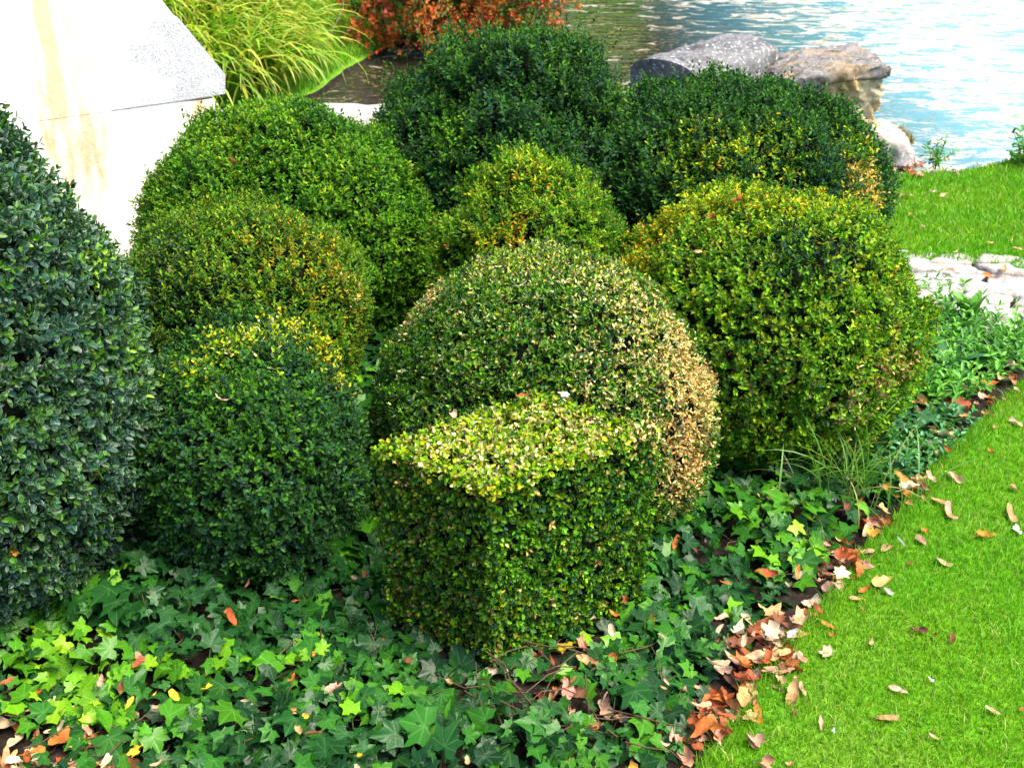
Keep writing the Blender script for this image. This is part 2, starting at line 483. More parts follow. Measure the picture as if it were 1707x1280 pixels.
CLIP = 'boxwood shrubs clipped into domes in the bed'
SHRUBS = dict(
A=dict(name='boxwood_shrub', cat='shrub', group=CLIP, seed=11, label='tall blue green boxwood with large pale edged leaves at left edge of bed',
       px=(-175, 603, 402, 500, 2.28), taper=.22, leaf=.0220, ratio=.50, spacing=.0150, pairs=4, slen=.045, jitter=.42, up=.25, lump=.022,
       pal=[('blue', 6), ('dark', 3), ('mid', 2)], tip=[('lush', 3), ('bright', 2)], tipw=.6, mat=M_BOXBIG,
       patches=[(190, 440, 75, [('bright', 2), ('lush', 2)], .42, 0), (20, 440, 60, [('lush', 2), ('bright', 1)], .4, 0), (230, 590, 90, [('bright', 1), ('lush', 3)], .5, 0), (60, 300, 70, [('lush', 2), ('mid', 1)], .35, 0)]),
C=dict(name='boxwood_ball', cat='shrub', group=CLIP, seed=12, label='dark green boxwood ball left of the cube with yellow tipped crown',
       px=(420, 750, 212, 222, 2.52), leaf=.0152, ratio=.48, spacing=.0126, pairs=4, slen=.036, jitter=.28, up=.45, lump=.018, shag=.008,
       pal=[('dark', 6), ('mid', 2), ('blue', 1.5)], tip=[('lush', 2), ('mid', 2)], tipw=.65,
       patches=[(500, 540, 85, [('yel', 2), ('lime', 3), ('pale', 1), ('bright', 1)], .68, 0), (585, 600, 75, [('yel', 3), ('lime', 3), ('ora', .4), ('olive', 1)], .7, 0), (400, 540, 75, [('yel', .8), ('lime', 3), ('bright', 1), ('pale', 1)], .62, 0),
                (310, 590, 60, [('yel', .6), ('lime', 2), ('bright', 2)], .4, 0), (430, 660, 150, [('lush', 3), ('mid', 2)], .30, 0)]),
D=dict(name='boxwood_ball', cat='shrub', group=CLIP, seed=13, label='large sheared boxwood ball behind the cube with dried tan right flank',
       px=(910, 705, 286, 287, 2.76), ydepth=.94, leaf=.0125, ratio=.46, spacing=.0096, pairs=3, slen=.020, jitter=.75, up=.15, lump=.010, depthj=.018, shear=.010,
       pal=[('dark', 2), ('mid', 4), ('lush', 3.5), ('blue', 1), ('olive', 1.5), ('pale', .5)], tip=[('lush', 1), ('pale', 1)], tipw=.35,
       dead='dried tan foliage down the right flank of the ball',
       patches=[(1165, 630, 100, [('tan', 5), ('pale', 2.5)], .9, 1), (1145, 770, 100, [('tan', 5), ('pale', 1), ('brn', 2)], .85, 1), (1090, 540, 100, [('tan', 3), ('pale', 3), ('lime', 1)], .5, 1),
                (1010, 450, 80, [('pale', 3), ('tan', 2), ('lime', 2)], .42, 1), (860, 422, 110, [('pale', 3), ('tan', 1.5), ('lime', 4)], .42, 0), (700, 500, 70, [('tan', 3), ('pale', 2)], .55, 1),
                (1030, 640, 90, [('tan', 2), ('pale', 2), ('bright', 1)], .32, 1), (900, 560, 220, [('pale', 2), ('tan', 1), ('bright', 4)], .08, 0)]),
E=dict(name='boxwood_ball', cat='shrub', group=CLIP, seed=14, label='yellow green boxwood ball on the right with red dead leaves on top',
       px=(1268, 545, 262, 240, 2.98), leaf=.0150, ratio=.52, spacing=.0132, pairs=4, slen=.032, jitter=.4, up=.4, lump=.018, shag=.025,
       pal=[('mid', 3), ('lush', 4), ('bright', 2), ('olive', 1), ('dark', 1)], tip=[('bright', 2), ('lime', 4), ('yel', 1.6)], tipw=1.0,
       dead='browned foliage at the lower right of the ball',
       patches=[(1180, 330, 110, [('yel', 3), ('lime', 4), ('olive', 1)], .55, 0), (1060, 410, 80, [('yel', 4), ('ora', 3), ('lime', 2)], .6, 0), (1330, 330, 90, [('yel', 3), ('lime', 3)], .4, 0),
                (1350, 420, 70, [('dark', 3), ('blue', 1)], .6, 0), (1250, 640, 120, [('dark', 3), ('brn', 1), ('olive', 2)], .35, 0), (1510, 620, 55, [('tan', 2), ('brn', 3)], .6, 1), (1420, 690, 70, [('tan', 1), ('brn', 2), ('pale', 1)], .35, 1)]),
Fm=dict(name='boxwood_mound', cat='shrub', group=CLIP, seed=15, label='olive green boxwood mound with orange shoot tips above the left ball',
       px=(412, 546, 213, 215, 3.10), leaf=.015, ratio=.42, spacing=.0145, pairs=5, slen=.038, jitter=.2, up=.6, lump=.018, shag=.008,
       pal=[('olive', 2.5), ('mid', 4), ('lush', 2.5), ('dark', 1)], tip=[('olive', 3), ('bright', 2), ('lime', 1.5)], tipw=.9,
       patches=[(510, 420, 90, [('olive', 3), ('yel', 2), ('ora', 1)], .4, 0), (590, 490, 60, [('yel', 1), ('olive', 3), ('tan', 1)], .4, 0), (250, 430, 80, [('dark', 2), ('blue', 1)], .45, 0), (290, 540, 90, [('dark', 3)], .6, 0)]),  # dark patches at left paint in the shade low on this mound
Gm=dict(name='boxwood_mound', cat='shrub', group=CLIP, seed=16, label='broad fresh green boxwood mound in front of the white wall',
       px=(500, 445, 260, 264, 3.74), ydepth=.85, leaf=.0172, ratio=.45, spacing=.0150, pairs=5, slen=.042, jitter=.3, up=.5, lump=.02, shag=.025,
       pal=[('mid', 4), ('lush', 4), ('dark', 1)], tip=[('lush', 1), ('bright', 3), ('lime', 1)], tipw=.95, patches=[(540, 190, 60, [('dark', 2), ('mid', 2)], .5, 0), (380, 240, 80, [('olive', 2), ('bright', 2)], .3, 0)]),
Hm=dict(name='boxwood_mound', cat='shrub', group=CLIP, seed=17, label='small boxwood mound with orange yellow shoots in the middle of the bed',
       px=(888, 440, 165, 176, 3.22), leaf=.016, ratio=.45, spacing=.0150, pairs=5, slen=.04, jitter=.3, up=.55, lump=.03, shag=.03,
       pal=[('mid', 4), ('lush', 3), ('olive', 2)], tip=[('bright', 2), ('lime', 2)], tipw=.9,
       patches=[(868, 378, 38, [('ora', 3), ('yel', 3)], .55, 0), (890, 270, 50, [('yel', 2), ('ora', 1), ('lime', 4)], .4, 0), (780, 310, 50, [('lime', 4), ('yel', 1), ('bright', 3)], .5, 0),
                (800, 410, 40, [('yel', 2), ('lime', 2), ('ora', 1)], .3, 0)]),
Im=dict(name='boxwood_mound', cat='shrub', group=CLIP, seed=18, label='big shaggy dark green boxwood at the back of the bed, tallest one',
       px=(850, 268, 240, 214, 3.95), taper=.16, leaf=.0195, ratio=.45, spacing=.0160, pairs=5, slen=.055, jitter=.38, up=.5, lump=.045, shag=.09,
       pal=[('dark', 6), ('mid', 2.5), ('blue', 1)], tip=[('mid', 2), ('lush', 3), ('bright', .6)], tipw=.8, patches=[(740, 235, 60, [('lush', 3), ('bright', 1)], .6, 0)]),
Jm=dict(name='boxwood_mound', cat='shrub', group=CLIP, seed=19, label='dark boxwood mound below the grey stones with yellow band of shoots',
       px=(1210, 350, 276, 216, 3.88), ydepth=.78, leaf=.0180, ratio=.45, spacing=.0152, pairs=5, slen=.046, jitter=.32, up=.55, lump=.022, shag=.03,
       pal=[('dark', 5), ('mid', 3), ('blue', 1)], tip=[('mid', 2), ('lush', 2)], tipw=.6, dead='dried yellow tan foliage on right flank',
       patches=[(1200, 255, 70, [('lime', 3), ('yel', 1.5), ('ora', .4), ('bright', 3)], .4, 0), (1130, 268, 60, [('lime', 2), ('olive', 2), ('bright', 3)], .42, 0), (1290, 250, 65, [('yel', 1), ('bright', 3), ('lime', 2)], .4, 0),
                (1455, 320, 65, [('tan', 3), ('yel', 2), ('olive', 2)], .75, 1), (1440, 240, 50, [('lime', 2), ('lush', 2)], .4, 0)]),
B=dict(name='boxwood_cube', cat='shrub', seed=20, label='small boxwood clipped into a cube in front of the balls',
       box=cc, H=H_BOX, leaf=.0128, ratio=.64, spacing=.0096, pairs=3, slen=.018, jitter=.75, up=.1, lump=.004, depthj=.016, shear=.0045,
       pal=[('mid', 4), ('dark', 2), ('lush', 4), ('bright', 1), ('olive', 1), ('tan', .3), ('blue', .8)], tip=[('bright', 2), ('lush', 2)], tipw=.4, patches=[]),
)
HIT = {}
ROOT = {}
# the cube: yellowing top and rim, sheared tan bits
top_c = np.mean(cc, axis=0)
SHRUBS['B']['patches'] = [(1085, 715, 45, [('pale', 2), ('tan', 3)], .5, 0)]
for key, sp in SHRUBS.items():
    ROOT[key], HIT[key] = shrub(sp)

# ------------------------------------------------------------------ ground outline helpers
ZW = -.35                                                     # water level
def gz(pts, z=0.0): return [on_z(px, py, z) for px, py in pts]
EDGE = gz([(1120, 1330), (1165, 1275), (1215, 1195), (1270, 1110), (1335, 1040), (1385, 985), (1430, 925), (1490, 865), (1560, 770), (1630, 705), (1700, 640)])
EDGE = [np.array([.10, .9, 0]), np.array([.17, 1.2, 0])] + EDGE[1:] + [on_z(1800, 590), on_z(2100, 500), np.array([4.6, 3.4, 0])]
LAWN1 = EDGE + [np.array([4.6, .2, 0]), np.array([.0, .2, 0])]
SHORE_R = gz([(1475, 290), (1540, 285), (1600, 283), (1660, 270), (1707, 255), (1800, 225), (2000, 180)])
LAWN2 = gz([(1400, 452), (1475, 437), (1560, 436), (1640, 447), (1707, 454), (1800, 470), (2100, 520)]) + [np.array([5.5, 3.9, 0])] + [np.array([5.5, 6.2, 0])] + gz([(1800, 225), (1707, 262), (1660, 278), (1600, 290), (1540, 292), (1475, 297), (1400, 300)])
BANK = gz([(300, 215), (370, 200), (450, 186), (530, 160), (580, 120), (660, 78), (720, 72), (820, 66), (890, 58), (915, 20), (930, -20), (960, -70)], ZW)
BANK = BANK + [np.array([3.5, 24, 0]), np.array([-40, 24, 0]), np.array([-40, 6.5, 0]), np.array([-4.5, 6.4, 0])]
NEAR = [np.array([-60, -60, 0]), np.array([60, -60, 0]), np.array([60, 7.5, 0])] + [p for p in SHORE_R[::-1]] + [np.array([1.75, 5.45, 0]), np.array([-.3, 5.6, 0]), np.array([-1.3, 5.3, 0]), np.array([-4.5, 4.9, 0]), np.array([-60, 4.5, 0])]

# ground sheet with river bed
def axis(lo, a, b, hi, st):
    m = np.arange(a, b + st / 2, st); g = np.geomspace(.08, 1, 34) - .08
    return np.concatenate([a - (a - lo) * g[:0:-1] / .92, m, b + (hi - b) * g[1:] / .92])
gx, gy = axis(-160, -6, 6, 160, .06), axis(-60, 3.5, 13, 260, .06)
X, Y = np.meshgrid(gx, gy); xf, yf = X.ravel(), Y.ravel()
def land_sd(x, y):
    out = np.full(len(x), -9.0)
    for poly in (NEAR, BANK):
        ins = inpoly(x, y, poly); d = polydist(x, y, poly, True)
        out = np.maximum(out, np.where(ins, d, -d))
    return np.maximum(out, y - 26)
sd = land_sd(xf, yf)
def gheight(x, y, sd):
    b = np.where(y > 6.0, -.27 + .30 * sstep(.1, 1.5, sd), 0.0)       # far bank a little lower at the rim
    return np.where(sd > 0, ZW + .02 + (b - ZW - .02) * sstep(0, np.where(y > 6, .10, .28), sd), ZW + .02 + sd * .7 * (sd > -1) - .7 * (sd <= -1)) + np.where((y > 30), (y - 30) * .01, 0)
zf = gheight(xf, yf, sd)
nx, ny = len(gx), len(gy)
ii = (np.arange(ny - 1)[:, None] * nx + np.arange(nx - 1)[None]).ravel()
tag(obj('ground', np_mesh('ground', np.stack([xf, yf, zf], 1), np.stack([ii, ii + 1, ii + nx + 1, ii + nx], 1), M_SOIL, smooth=True)), kind='structure')
wq = np.array([[-160, 3, ZW], [160, 3, ZW], [160, 60, ZW], [-160, 60, ZW]], float)
tag(obj('river_water', np_mesh('river_water', wq, np.array([[0, 1, 2, 3]]), M_WATER)), kind='structure')

def sheet(name, poly, z, mat):
    import bmesh
    bm = bmesh.new(); vs = [bm.verts.new((p[0], p[1], z)) for p in poly]
    f = bm.faces.new(vs); f.normal_update()
    if f.normal.z < 0: f.normal_flip()
    bmesh.ops.triangulate(bm, faces=[f])
    me = bpy.data.meshes.new(name); bm.to_mesh(me); bm.free(); me.materials.append(mat)
    return tag(obj(name, me), kind='structure')
sheet('lawn', LAWN1, .006, M_LAWN)
sheet('lawn', LAWN2, .012, M_LAWN)

# ------------------------------------------------------------------ grass blades
def blades(P, H, W, r, col, lean=.5, dirbias=None):
    n = len(P); a = r.uniform(0, 6.283, n)
    S = np.stack([np.cos(a), np.sin(a), 0 * a], 1)
    b = r.uniform(0, 6.283, n); ln = np.abs(r.normal(0, lean, n))
    T = np.stack([np.cos(b) * ln, np.sin(b) * ln, 0 * b], 1)
    if dirbias is not None: T = T + dirbias
    H = H[:, None]; W = W[:, None]
    V = np.empty((n, 6, 3)); up = np.array([0, 0, 1.0])
    m = P + up * H * .6 + T * H * .35; t = P + up * H * .95 + T * H
    V[:, 0] = P - S * W * .5; V[:, 1] = P + S * W * .5; V[:, 2] = m + S * W * .4; V[:, 3] = m - S * W * .4
    V[:, 4] = t + S * W * .06; V[:, 5] = t - S * W * .06
    i = np.arange(n)[:, None] * 6
    Fq = np.concatenate([i + np.array([0, 1, 2, 3]), i + np.array([3, 2, 4, 5])])
    return V.reshape(-1, 3), Fq, np.repeat(col, 6, axis=0)

def scatter(poly, dens, r):
    p = np.array([q[:2] for q in poly]); lo, hi = p.min(0), p.max(0)
    n = int(dens * np.prod(hi - lo)); x = r.uniform(lo[0], hi[0], n); y = r.uniform(lo[1], hi[1], n)
    k = inpoly(x, y, poly); return x[k], y[k]

def grass_cols(r, x, y, n, fresh=(.130, .355, .005), dark=(.07, .23, .004), yel=(.24, .39, .012), straw=(.45, .38, .13), fs=.04):
    P3 = np.stack([x, y, 0 * x], 1)
    m = sstep(-.3, .7, wnoise(P3, 1.6, 77, 3)); q = r.random(n)
    c = np.outer(1 - m, fresh) + np.outer(m, yel) * .55 + np.outer(m, fresh) * .45
    c = np.where((q < .28)[:, None], np.array(dark), c)
    c = np.where((q > 1 - fs)[:, None], np.array(straw), c)
    return c * (.75 + .5 * r.random(n))[:, None]

r = np.random.default_rng(31)
lx, ly = scatter([p for p in LAWN1], 62000, r)
k = (lx < 2.6) & (ly > .9); lx, ly = lx[k], ly[k]
far = np.hypot(lx, ly - .4)
k = r.random(len(lx)) < np.clip(1.25 - .16 * far, .45, 1); lx, ly = lx[k], ly[k]
ed = polydist(lx, ly, EDGE)
n = len(lx); hh = r.uniform(.009, .019, n) * np.where(ed < .05, 1.7, 1.0)
V, Fq, c = blades(np.stack([lx, ly, np.full(n, .005)], 1), hh, r.uniform(.0013, .0023, n), r, grass_cols(r, lx, ly, n), .6)
tag(obj('lawn_grass', np_mesh('lawn_grass', V, Fq, M_GRASS, c)), 'short bright green mown grass in the foreground right of the ivy', 'grass', kind='stuff')
lx, ly = scatter(LAWN2, 22000, r)
k = (lx < 3.6) & (ly < 6.6); lx, ly = lx[k], ly[k]; n = len(lx)
hh = r.uniform(.014, .028, n)
V, Fq, c = blades(np.stack([lx, ly, np.full(n, .011)], 1), hh, r.uniform(.0025, .004, n), r, grass_cols(r, lx, ly, n), .55)
tag(obj('lawn_grass', np_mesh('lawn_grass', V, Fq, M_GRASS, c)), 'mown bright green grass between the stone path and the water', 'grass', kind='stuff')
# bank turf across the channel
bx, by = scatter([on_z(p[0], p[1], ZW) for p in [(300, 215), (450, 192), (530, 166), (582, 126), (662, 84), (720, 76), (760, 60), (760, -60), (480, -60), (420, 60)]], 5200, r)
s_ = land_sd(bx, by); k = s_ > .03; bx, by, s_ = bx[k], by[k], s_[k]; n = len(bx)
V, Fq, c = blades(np.stack([bx, by, gheight(bx, by, s_) - .005], 1), r.uniform(.04, .085, n), r.uniform(.005, .008, n), r, grass_cols(r, bx, by, n, fs=.02), .7)
tag(obj('bank_grass', np_mesh('bank_grass', V, Fq, M_GRASS, c)), 'green grass slope of the far bank between the strap leaved clump and red shrub', 'grass', kind='stuff')

# ------------------------------------------------------------------ tubes and strap leaves
def tube(pts, rad, seg=6):
    pts = np.array(pts, float); m = len(pts); rad = np.broadcast_to(rad, (m,))
    T = nrm(np.gradient(pts, axis=0)); a = nrm(np.cross(T, np.array([.31, .22, .92]))); b = np.cross(T, a)
    th = np.linspace(0, 6.283, seg, endpoint=False)
    V = pts[:, None] + (a[:, None] * np.cos(th)[None, :, None] + b[:, None] * np.sin(th)[None, :, None]) * rad[:, None, None]
    i = np.arange(m - 1)[:, None] * seg; j = np.arange(seg)[None]; j2 = (j + 1) % seg
    Fq = np.stack([i + j, i + j2, i + seg + j2, i + seg + j], -1).reshape(-1, 4)
    return V.reshape(-1, 3), Fq

def join(parts):
    Vs, Fs, o = [], [], 0
    for V, Fq in parts:
        Vs.append(V); Fs.append(Fq + o); o += len(V)
    return np.concatenate(Vs), np.concatenate(Fs)

def straps(P, az, L, W, rise, droop, r, col, seg=8):
    """arching strap leaves: start steep, then bow over along azimuth az"""
    n = len(P); V = np.empty((n, seg + 1, 3, 3)); pos = P.copy()
    hx = np.stack([np.cos(az), np.sin(az), 0 * az], 1); side = np.stack([-np.sin(az), np.cos(az), 0 * az], 1)
    tw = r.normal(0, .25, n)
    for i in range(seg + 1):
        t = i / seg
        ang = rise - droop * t ** 1.3
        D = hx * np.cos(ang)[:, None] + np.array([0, 0, 1.0]) * np.sin(ang)[:, None]
        up = np.cross(side, D); up = up * np.sign(up[:, 2:3] + 1e-6)
        w = W * (.55 + 1.1 * t) * (1 - t ** 2.2) if t < 1 else W * .03
        w = np.minimum(w, W); sd_ = nrm(side + up * (tw * t)[:, None])
        V[:, i, 0] = pos - sd_ * (w * .5)[:, None] + up * (w * .12)[:, None]
        V[:, i, 1] = pos; V[:, i, 2] = pos + sd_ * (w * .5)[:, None] + up * (w * .12)[:, None]
        pos = pos + D * (L / seg)[:, None]
    b = np.arange(n)[:, None] * (seg + 1) * 3; q = []
    for i in range(seg):
        for s in (0, 1):
            o = i * 3 + s; q.append(b + np.array([o, o + 1, o + 4, o + 3]))
    tt = np.tile(np.repeat(np.linspace(0, 1, seg + 1), 3), n)
    return V.reshape(-1, 3), np.concatenate(q), np.repeat(col, (seg + 1) * 3, axis=0), tt

def strap_clump(name, label, cat, poly, cnt, Lr, Wr, seed, zfun, azc=-1.2, pal=None, ys=None):
    r = np.random.default_rng(seed); x, y = scatter(poly, cnt, r); n = len(x)
    az = r.normal(azc, 1.0, n); L = r.uniform(*Lr, n)
    c = pal[r.choice(len(pal), n)] * (.75 + .5 * r.random(n))[:, None]
    V, Fq, cc_, tt = straps(np.stack([x, y, zfun(x, y)], 1), az, L, r.uniform(*Wr, n), r.normal(1.22, .2, n), r.uniform(1.5, 2.7, n), r, c)
    tip = (sstep(.6, 1, tt) * .55)[:, None]
    cc_ = cc_ * (1 - tip) + np.array([.30, .25, .03]) * tip
    base = np.array([x.mean(), y.mean(), zfun(x, y).mean()])
    o = obj(name, np_mesh(name, V - base, Fq, M_STRAP, cc_, smooth=True)); o.location = base
    return tag(o, label, cat)
zb = lambda x, y: gheight(x, y, land_sd(x, y))
lil = gz([(300, 205), (385, 192), (450, 178), (500, 160), (500, 125), (420, 50), (300, -10), (200, -30), (200, 90)], ZW)
pal = np.array([(.14, .34, .010), (.22, .42, .012), (.33, .44, .02), (.10, .24, .01), (.44, .42, .04)])
strap_clump('daylily_clump', 'arching clump of yellow green strap leaves behind the white wall', 'plant', lil, 900, (.45, .85), (.018, .030), 51, zb, -.55, pal)
# long thin grass tuft growing through the ivy
rr = np.random.default_rng(52); tc = on_z(1400, 845)
n = 75; P = np.stack([tc[0] + rr.normal(0, .07, n), tc[1] + rr.normal(0, .05, n), np.full(n, .02)], 1)
c = np.array([(.06, .17, .015), (.10, .24, .02), (.16, .28, .04), (.30, .27, .07)])[rr.choice(4, n, p=[.4, .3, .2, .1])]
V, Fq, cc_, tt = straps(P, rr.uniform(0, 6.28, n), rr.uniform(.16, .36, n), rr.uniform(.003, .0055, n), rr.normal(1.25, .2, n), rr.uniform(.6, 2.0, n), rr, c)
o = obj('grass_tuft', np_mesh('grass_tuft', V - tc, Fq, M_STRAP, cc_)); o.location = tc
tag(o, 'loose tuft of long thin grass growing through ivy right of the ball', 'grass tuft')

# ------------------------------------------------------------------ ivy carpet
def ivy_template():
    # outline in leaf space: origin = petiole junction, +v towards the tip
    half = [(.0, 1.0), (.13, .80), (.28, .58), (.36, .46), (.46, .46), (.66, .50), (.60, .32), (.52, .14), (.54, .0), (.62, -.26), (.40, -.28), (.20, -.30), (.06, -.14)]
    pts = half + [(-u, v) for u, v in half[::-1][:-1]]
    return np.array([(0, 0)] + pts)
IVT = ivy_template()
def ivy_leaves(P, Nn, D, S, col, r):
    T = IVT; n, m = len(P), len(T); Sd = np.cross(D, Nn)
    rad = np.hypot(T[:, 0], T[:, 1]); ang = np.abs(np.arctan2(T[:, 0], T[:, 1]))
    nearv = np.minimum(np.minimum(ang, np.abs(ang - .72)), np.abs(ang - 1.45))
    zz = -.16 * rad ** 2 + .22 * np.clip(nearv, 0, .4) * rad
    wob = 1 + r.normal(0, .06, (n, m)); wx = 1 + r.normal(0, .10, (n, 1)); fold = r.normal(.05, .12, (n, 1))
    u = T[None, :, 0] * wob * wx; v = T[None, :, 1] * wob; z = zz[None] + fold * np.abs(T[None, :, 0]) + r.normal(0, .02, (n, m))
    V = P[:, None] + (Sd[:, None] * u[..., None] + D[:, None] * v[..., None] + Nn[:, None] * z[..., None]) * S[:, None, None]
    i = np.arange(n)[:, None] * m; k_ = np.arange(1, m); k2 = np.roll(k_, -1)
    tri = np.stack([np.zeros(m - 1, int), k2, k_], 1)
    Fq = (i[:, :, None] + tri[None]).reshape(-1, 3)
    return V.reshape(-1, 3), Fq, np.repeat(col, m, axis=0), np.tile(np.column_stack([T, np.zeros(m)]), (n, 1))

r = np.random.default_rng(61)
IVY = [p for p in gz([(-420, 1340), (-300, 1000), (200, 720), (520, 600), (640, 540), (700, 560), (1080, 740), (1100, 730), (1200, 700), (1480, 720), (1530, 690), (1600, 690)])] + \
      gz([(1585, 730), (1520, 800), (1455, 870), (1395, 925), (1350, 975), (1300, 1030), (1235, 1095), (1180, 1180), (1130, 1265), (1100, 1330), (700, 1420), (-300, 1420)])
dens = 3100
ix, iy = scatter(IVY, dens, r); n = len(ix)
P3 = np.stack([ix, iy, 0 * ix], 1)
edge_d = polydist(ix, iy, IVY, True)
gap = wnoise(P3, 2.6, 91, 2)
# thin places: bottom-left litter corner and the stemmy patch in front of the cube
def px_d(px, py): q = on_z(px, py); return np.hypot(ix - q[0], iy - q[1])
thin = np.ones(n)
for (px, py, rad, a) in ((30, 1285, .13, .75), (190, 1315, .10, .7), (930, 1165, .12, .6), (1040, 1260, .11, .5), (1230, 1050, .10, .45), (1350, 850, .12, .4)):
    thin *= 1 - a * (1 - sstep(.5, 1.1, px_d(px, py) / rad))
cubed0 = polydist(ix, iy, cc, True); thin *= .45 + .55 * sstep(.0, .12, cubed0)
k = (r.random(n) < thin * np.clip(.95 + .35 * gap, .35, 1)) & (r.random(n) < sstep(-.01, .05, edge_d) + .25)
for cpts in (cc,):
    C0 = np.mean(cpts, axis=0); ins = [C0 + (c_ - C0) * .86 for c_ in cpts]; k &= ~inpoly(ix, iy, ins)
ix, iy, edge_d, gap = ix[k], iy[k], edge_d[k], gap[k]; n = len(ix); P3 = np.stack([ix, iy, 0 * ix], 1)
lay = r.random(n)
cubed = np.where(inpoly(ix, iy, cc), 0, polydist(ix, iy, cc, True))
mound = .070 + .028 * wnoise(P3, 2.2, 92, 2)
z = mound * (.25 + .75 * lay) * (.35 + .65 * sstep(0, .14, edge_d)) * (.12 + .88 * sstep(.03, .26, cubed)) + .010
tilt = r.normal(0, .52, (n, 2)) + np.array([.05, -.22])
Nn = nrm(np.column_stack([tilt, np.ones(n)]))
az = r.uniform(0, 6.283, n); az = np.where(r.random(n) < .5, r.normal(-1.57, .9, n), az)
D = np.stack([np.cos(az), np.sin(az), 0 * az], 1); D = nrm(D - Nn * (D * Nn).sum(1, keepdims=True))
S = np.clip(r.lognormal(math.log(.0275), .32, n), .015, .055)
ivp = np.array([(.007, .038, .009), (.012, .064, .012), (.022, .110, .010), (.050, .185, .008), (.11, .29, .009), (.20, .38, .015)])
def pw(px, py, rad): q = on_z(px, py); return 1 - sstep(.3, 1.1, np.hypot(ix - q[0], iy - q[1]) / rad)
young = np.clip(.30 * pw(330, 1150, .30) + .22 * pw(120, 1170, .22) + .25 * pw(620, 1190, .2) + .30 * pw(1380, 930, .25) + .25 * pw(1200, 860, .25) + .12 + .25 * wnoise(P3, 1.8, 97), 0, .8)
q = np.clip(r.normal(1.05 + 3.3 * young, 1.0), 0, 5).round().astype(int)
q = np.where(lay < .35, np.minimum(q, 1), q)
painted_shade = pw(380, 1010, .30) * (r.random(n) < .8); q = np.where(painted_shade > .35, np.minimum(q, 1), q)  # shade at the left ball's foot put into the leaf colour
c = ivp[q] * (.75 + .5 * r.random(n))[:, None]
c = np.where((r.random(n) < .0025)[:, None], np.array([.48, .33, .02]), c)
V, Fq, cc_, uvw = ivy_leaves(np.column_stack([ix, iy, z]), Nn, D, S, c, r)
# stalks
st = r.choice(n, min(n, 1500), replace=False); parts = []
a_ = np.column_stack([ix, iy, z])[st]; b_ = a_ - D[st] * r.uniform(.02, .06, (len(st), 1)) - np.array([0, 0, 1]) * (z[st] * .7)[:, None]
sd_ = nrm(np.cross(a_ - b_, np.array([.3, .5, .8]))) * .0011; s2 = nrm(np.cross(a_ - b_, sd_)) * .0011
q3 = np.stack([b_ + sd_, b_ - sd_ * .5 + s2, b_ - sd_ * .5 - s2, a_ + sd_, a_ - sd_ * .5 + s2, a_ - sd_ * .5 - s2], 1)
i0 = len(V) + np.arange(len(st))[:, None] * 6
quads = np.concatenate([i0 + np.array([0, 1, 4, 3]), i0 + np.array([1, 2, 5, 4]), i0 + np.array([2, 0, 3, 5])])
V = np.concatenate([V, q3.reshape(-1, 3)]); cc_ = np.concatenate([cc_, np.tile([.10, .11, .04], (len(st) * 6, 1))]); uvw = np.concatenate([uvw, np.full((len(st) * 6, 3), .5)])
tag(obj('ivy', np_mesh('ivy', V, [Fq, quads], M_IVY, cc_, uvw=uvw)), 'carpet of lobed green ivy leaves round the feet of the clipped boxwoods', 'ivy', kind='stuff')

# ------------------------------------------------------------------ weeds by the path
def herb_patch(name, label, cat, poly, dens, hr, leaf, ratio, pal, seed, pairs=4, spread=(.6, 1.3), up=1.0, stuff=True):
    r = np.random.default_rng(seed); x, y = scatter(poly, dens, r); n = len(x)
    A = nrm(np.column_stack([r.normal(0, .28, (n, 2)), np.full(n, up)])); L = r.uniform(*hr, n)
    B, D, Ln, ll, ww, t, si = sprigs(np.column_stack([x, y, np.full(n, .004)]), A, L, pairs, leaf, ratio, r, spread)
    ll = ll * (.65 + .5 * r.random(n))[si]
    c = pal[r.choice(len(pal), n)][si] * (.75 + .5 * r.random(len(si)))[:, None]
    V, Fq, cc_, e = leaves(B, D, Ln, ll, ww, c, bend=.25)
    return tag(obj(name, np_mesh(name, V, Fq, M_WEED, cc_, e)), label, cat, kind='stuff')
wp = np.array([(.07, .26, .02), (.11, .35, .03), (.16, .42, .04), (.045, .17, .02)])
herb_patch('weeds', 'mass of small bright green weeds beside the stone path', 'weeds', gz([(1475, 640), (1490, 545), (1520, 525), (1590, 535), (1700, 555), (1760, 560), (1700, 620), (1640, 660), (1560, 690), (1500, 690)]),
           1100, (.05, .12), .038, .34, wp, 71, 5)
herb_patch('weeds', 'thin low weeds creeping onto the edge of the stone path', 'weeds', gz([(1500, 525), (1520, 475), (1600, 478), (1620, 500), (1600, 535), (1520, 540)]), 500, (.03, .07), .035, .3, wp, 72, 3)
herb_patch('periwinkle', 'low blue green periwinkle leaves between the ivy and the lawn edge', 'ground cover', gz([(1470, 760), (1490, 700), (1560, 690), (1615, 700), (1600, 740), (1530, 800), (1480, 815)]),
           1500, (.03, .07), .026, .55, np.array([(.05, .20, .07), (.09, .28, .12), (.07, .24, .03)]), 73, 3)
def rosette(name, label, cat, px, py, nl, L, W, col, seed, rise=.95):
    r = np.random.default_rng(seed); c0 = on_z(px, py)
    az = np.linspace(0, 6.283, nl, endpoint=False) + r.normal(0, .25, nl)
    c = np.array(col) * (.8 + .4 * r.random(nl))[:, None]
    V, Fq, cc_, tt = straps(np.tile([0, 0, .01], (nl, 1)), az, r.uniform(L * .75, L * 1.15, nl), r.uniform(W * .8, W * 1.2, nl), r.normal(rise, .15, nl), r.uniform(.4, 1.1, nl), r, c)
    o = obj(name, np_mesh(name, V, Fq, M_WEED, cc_, np.zeros(len(V)), smooth=True)); o.location = c0
    return tag(o, label, cat)
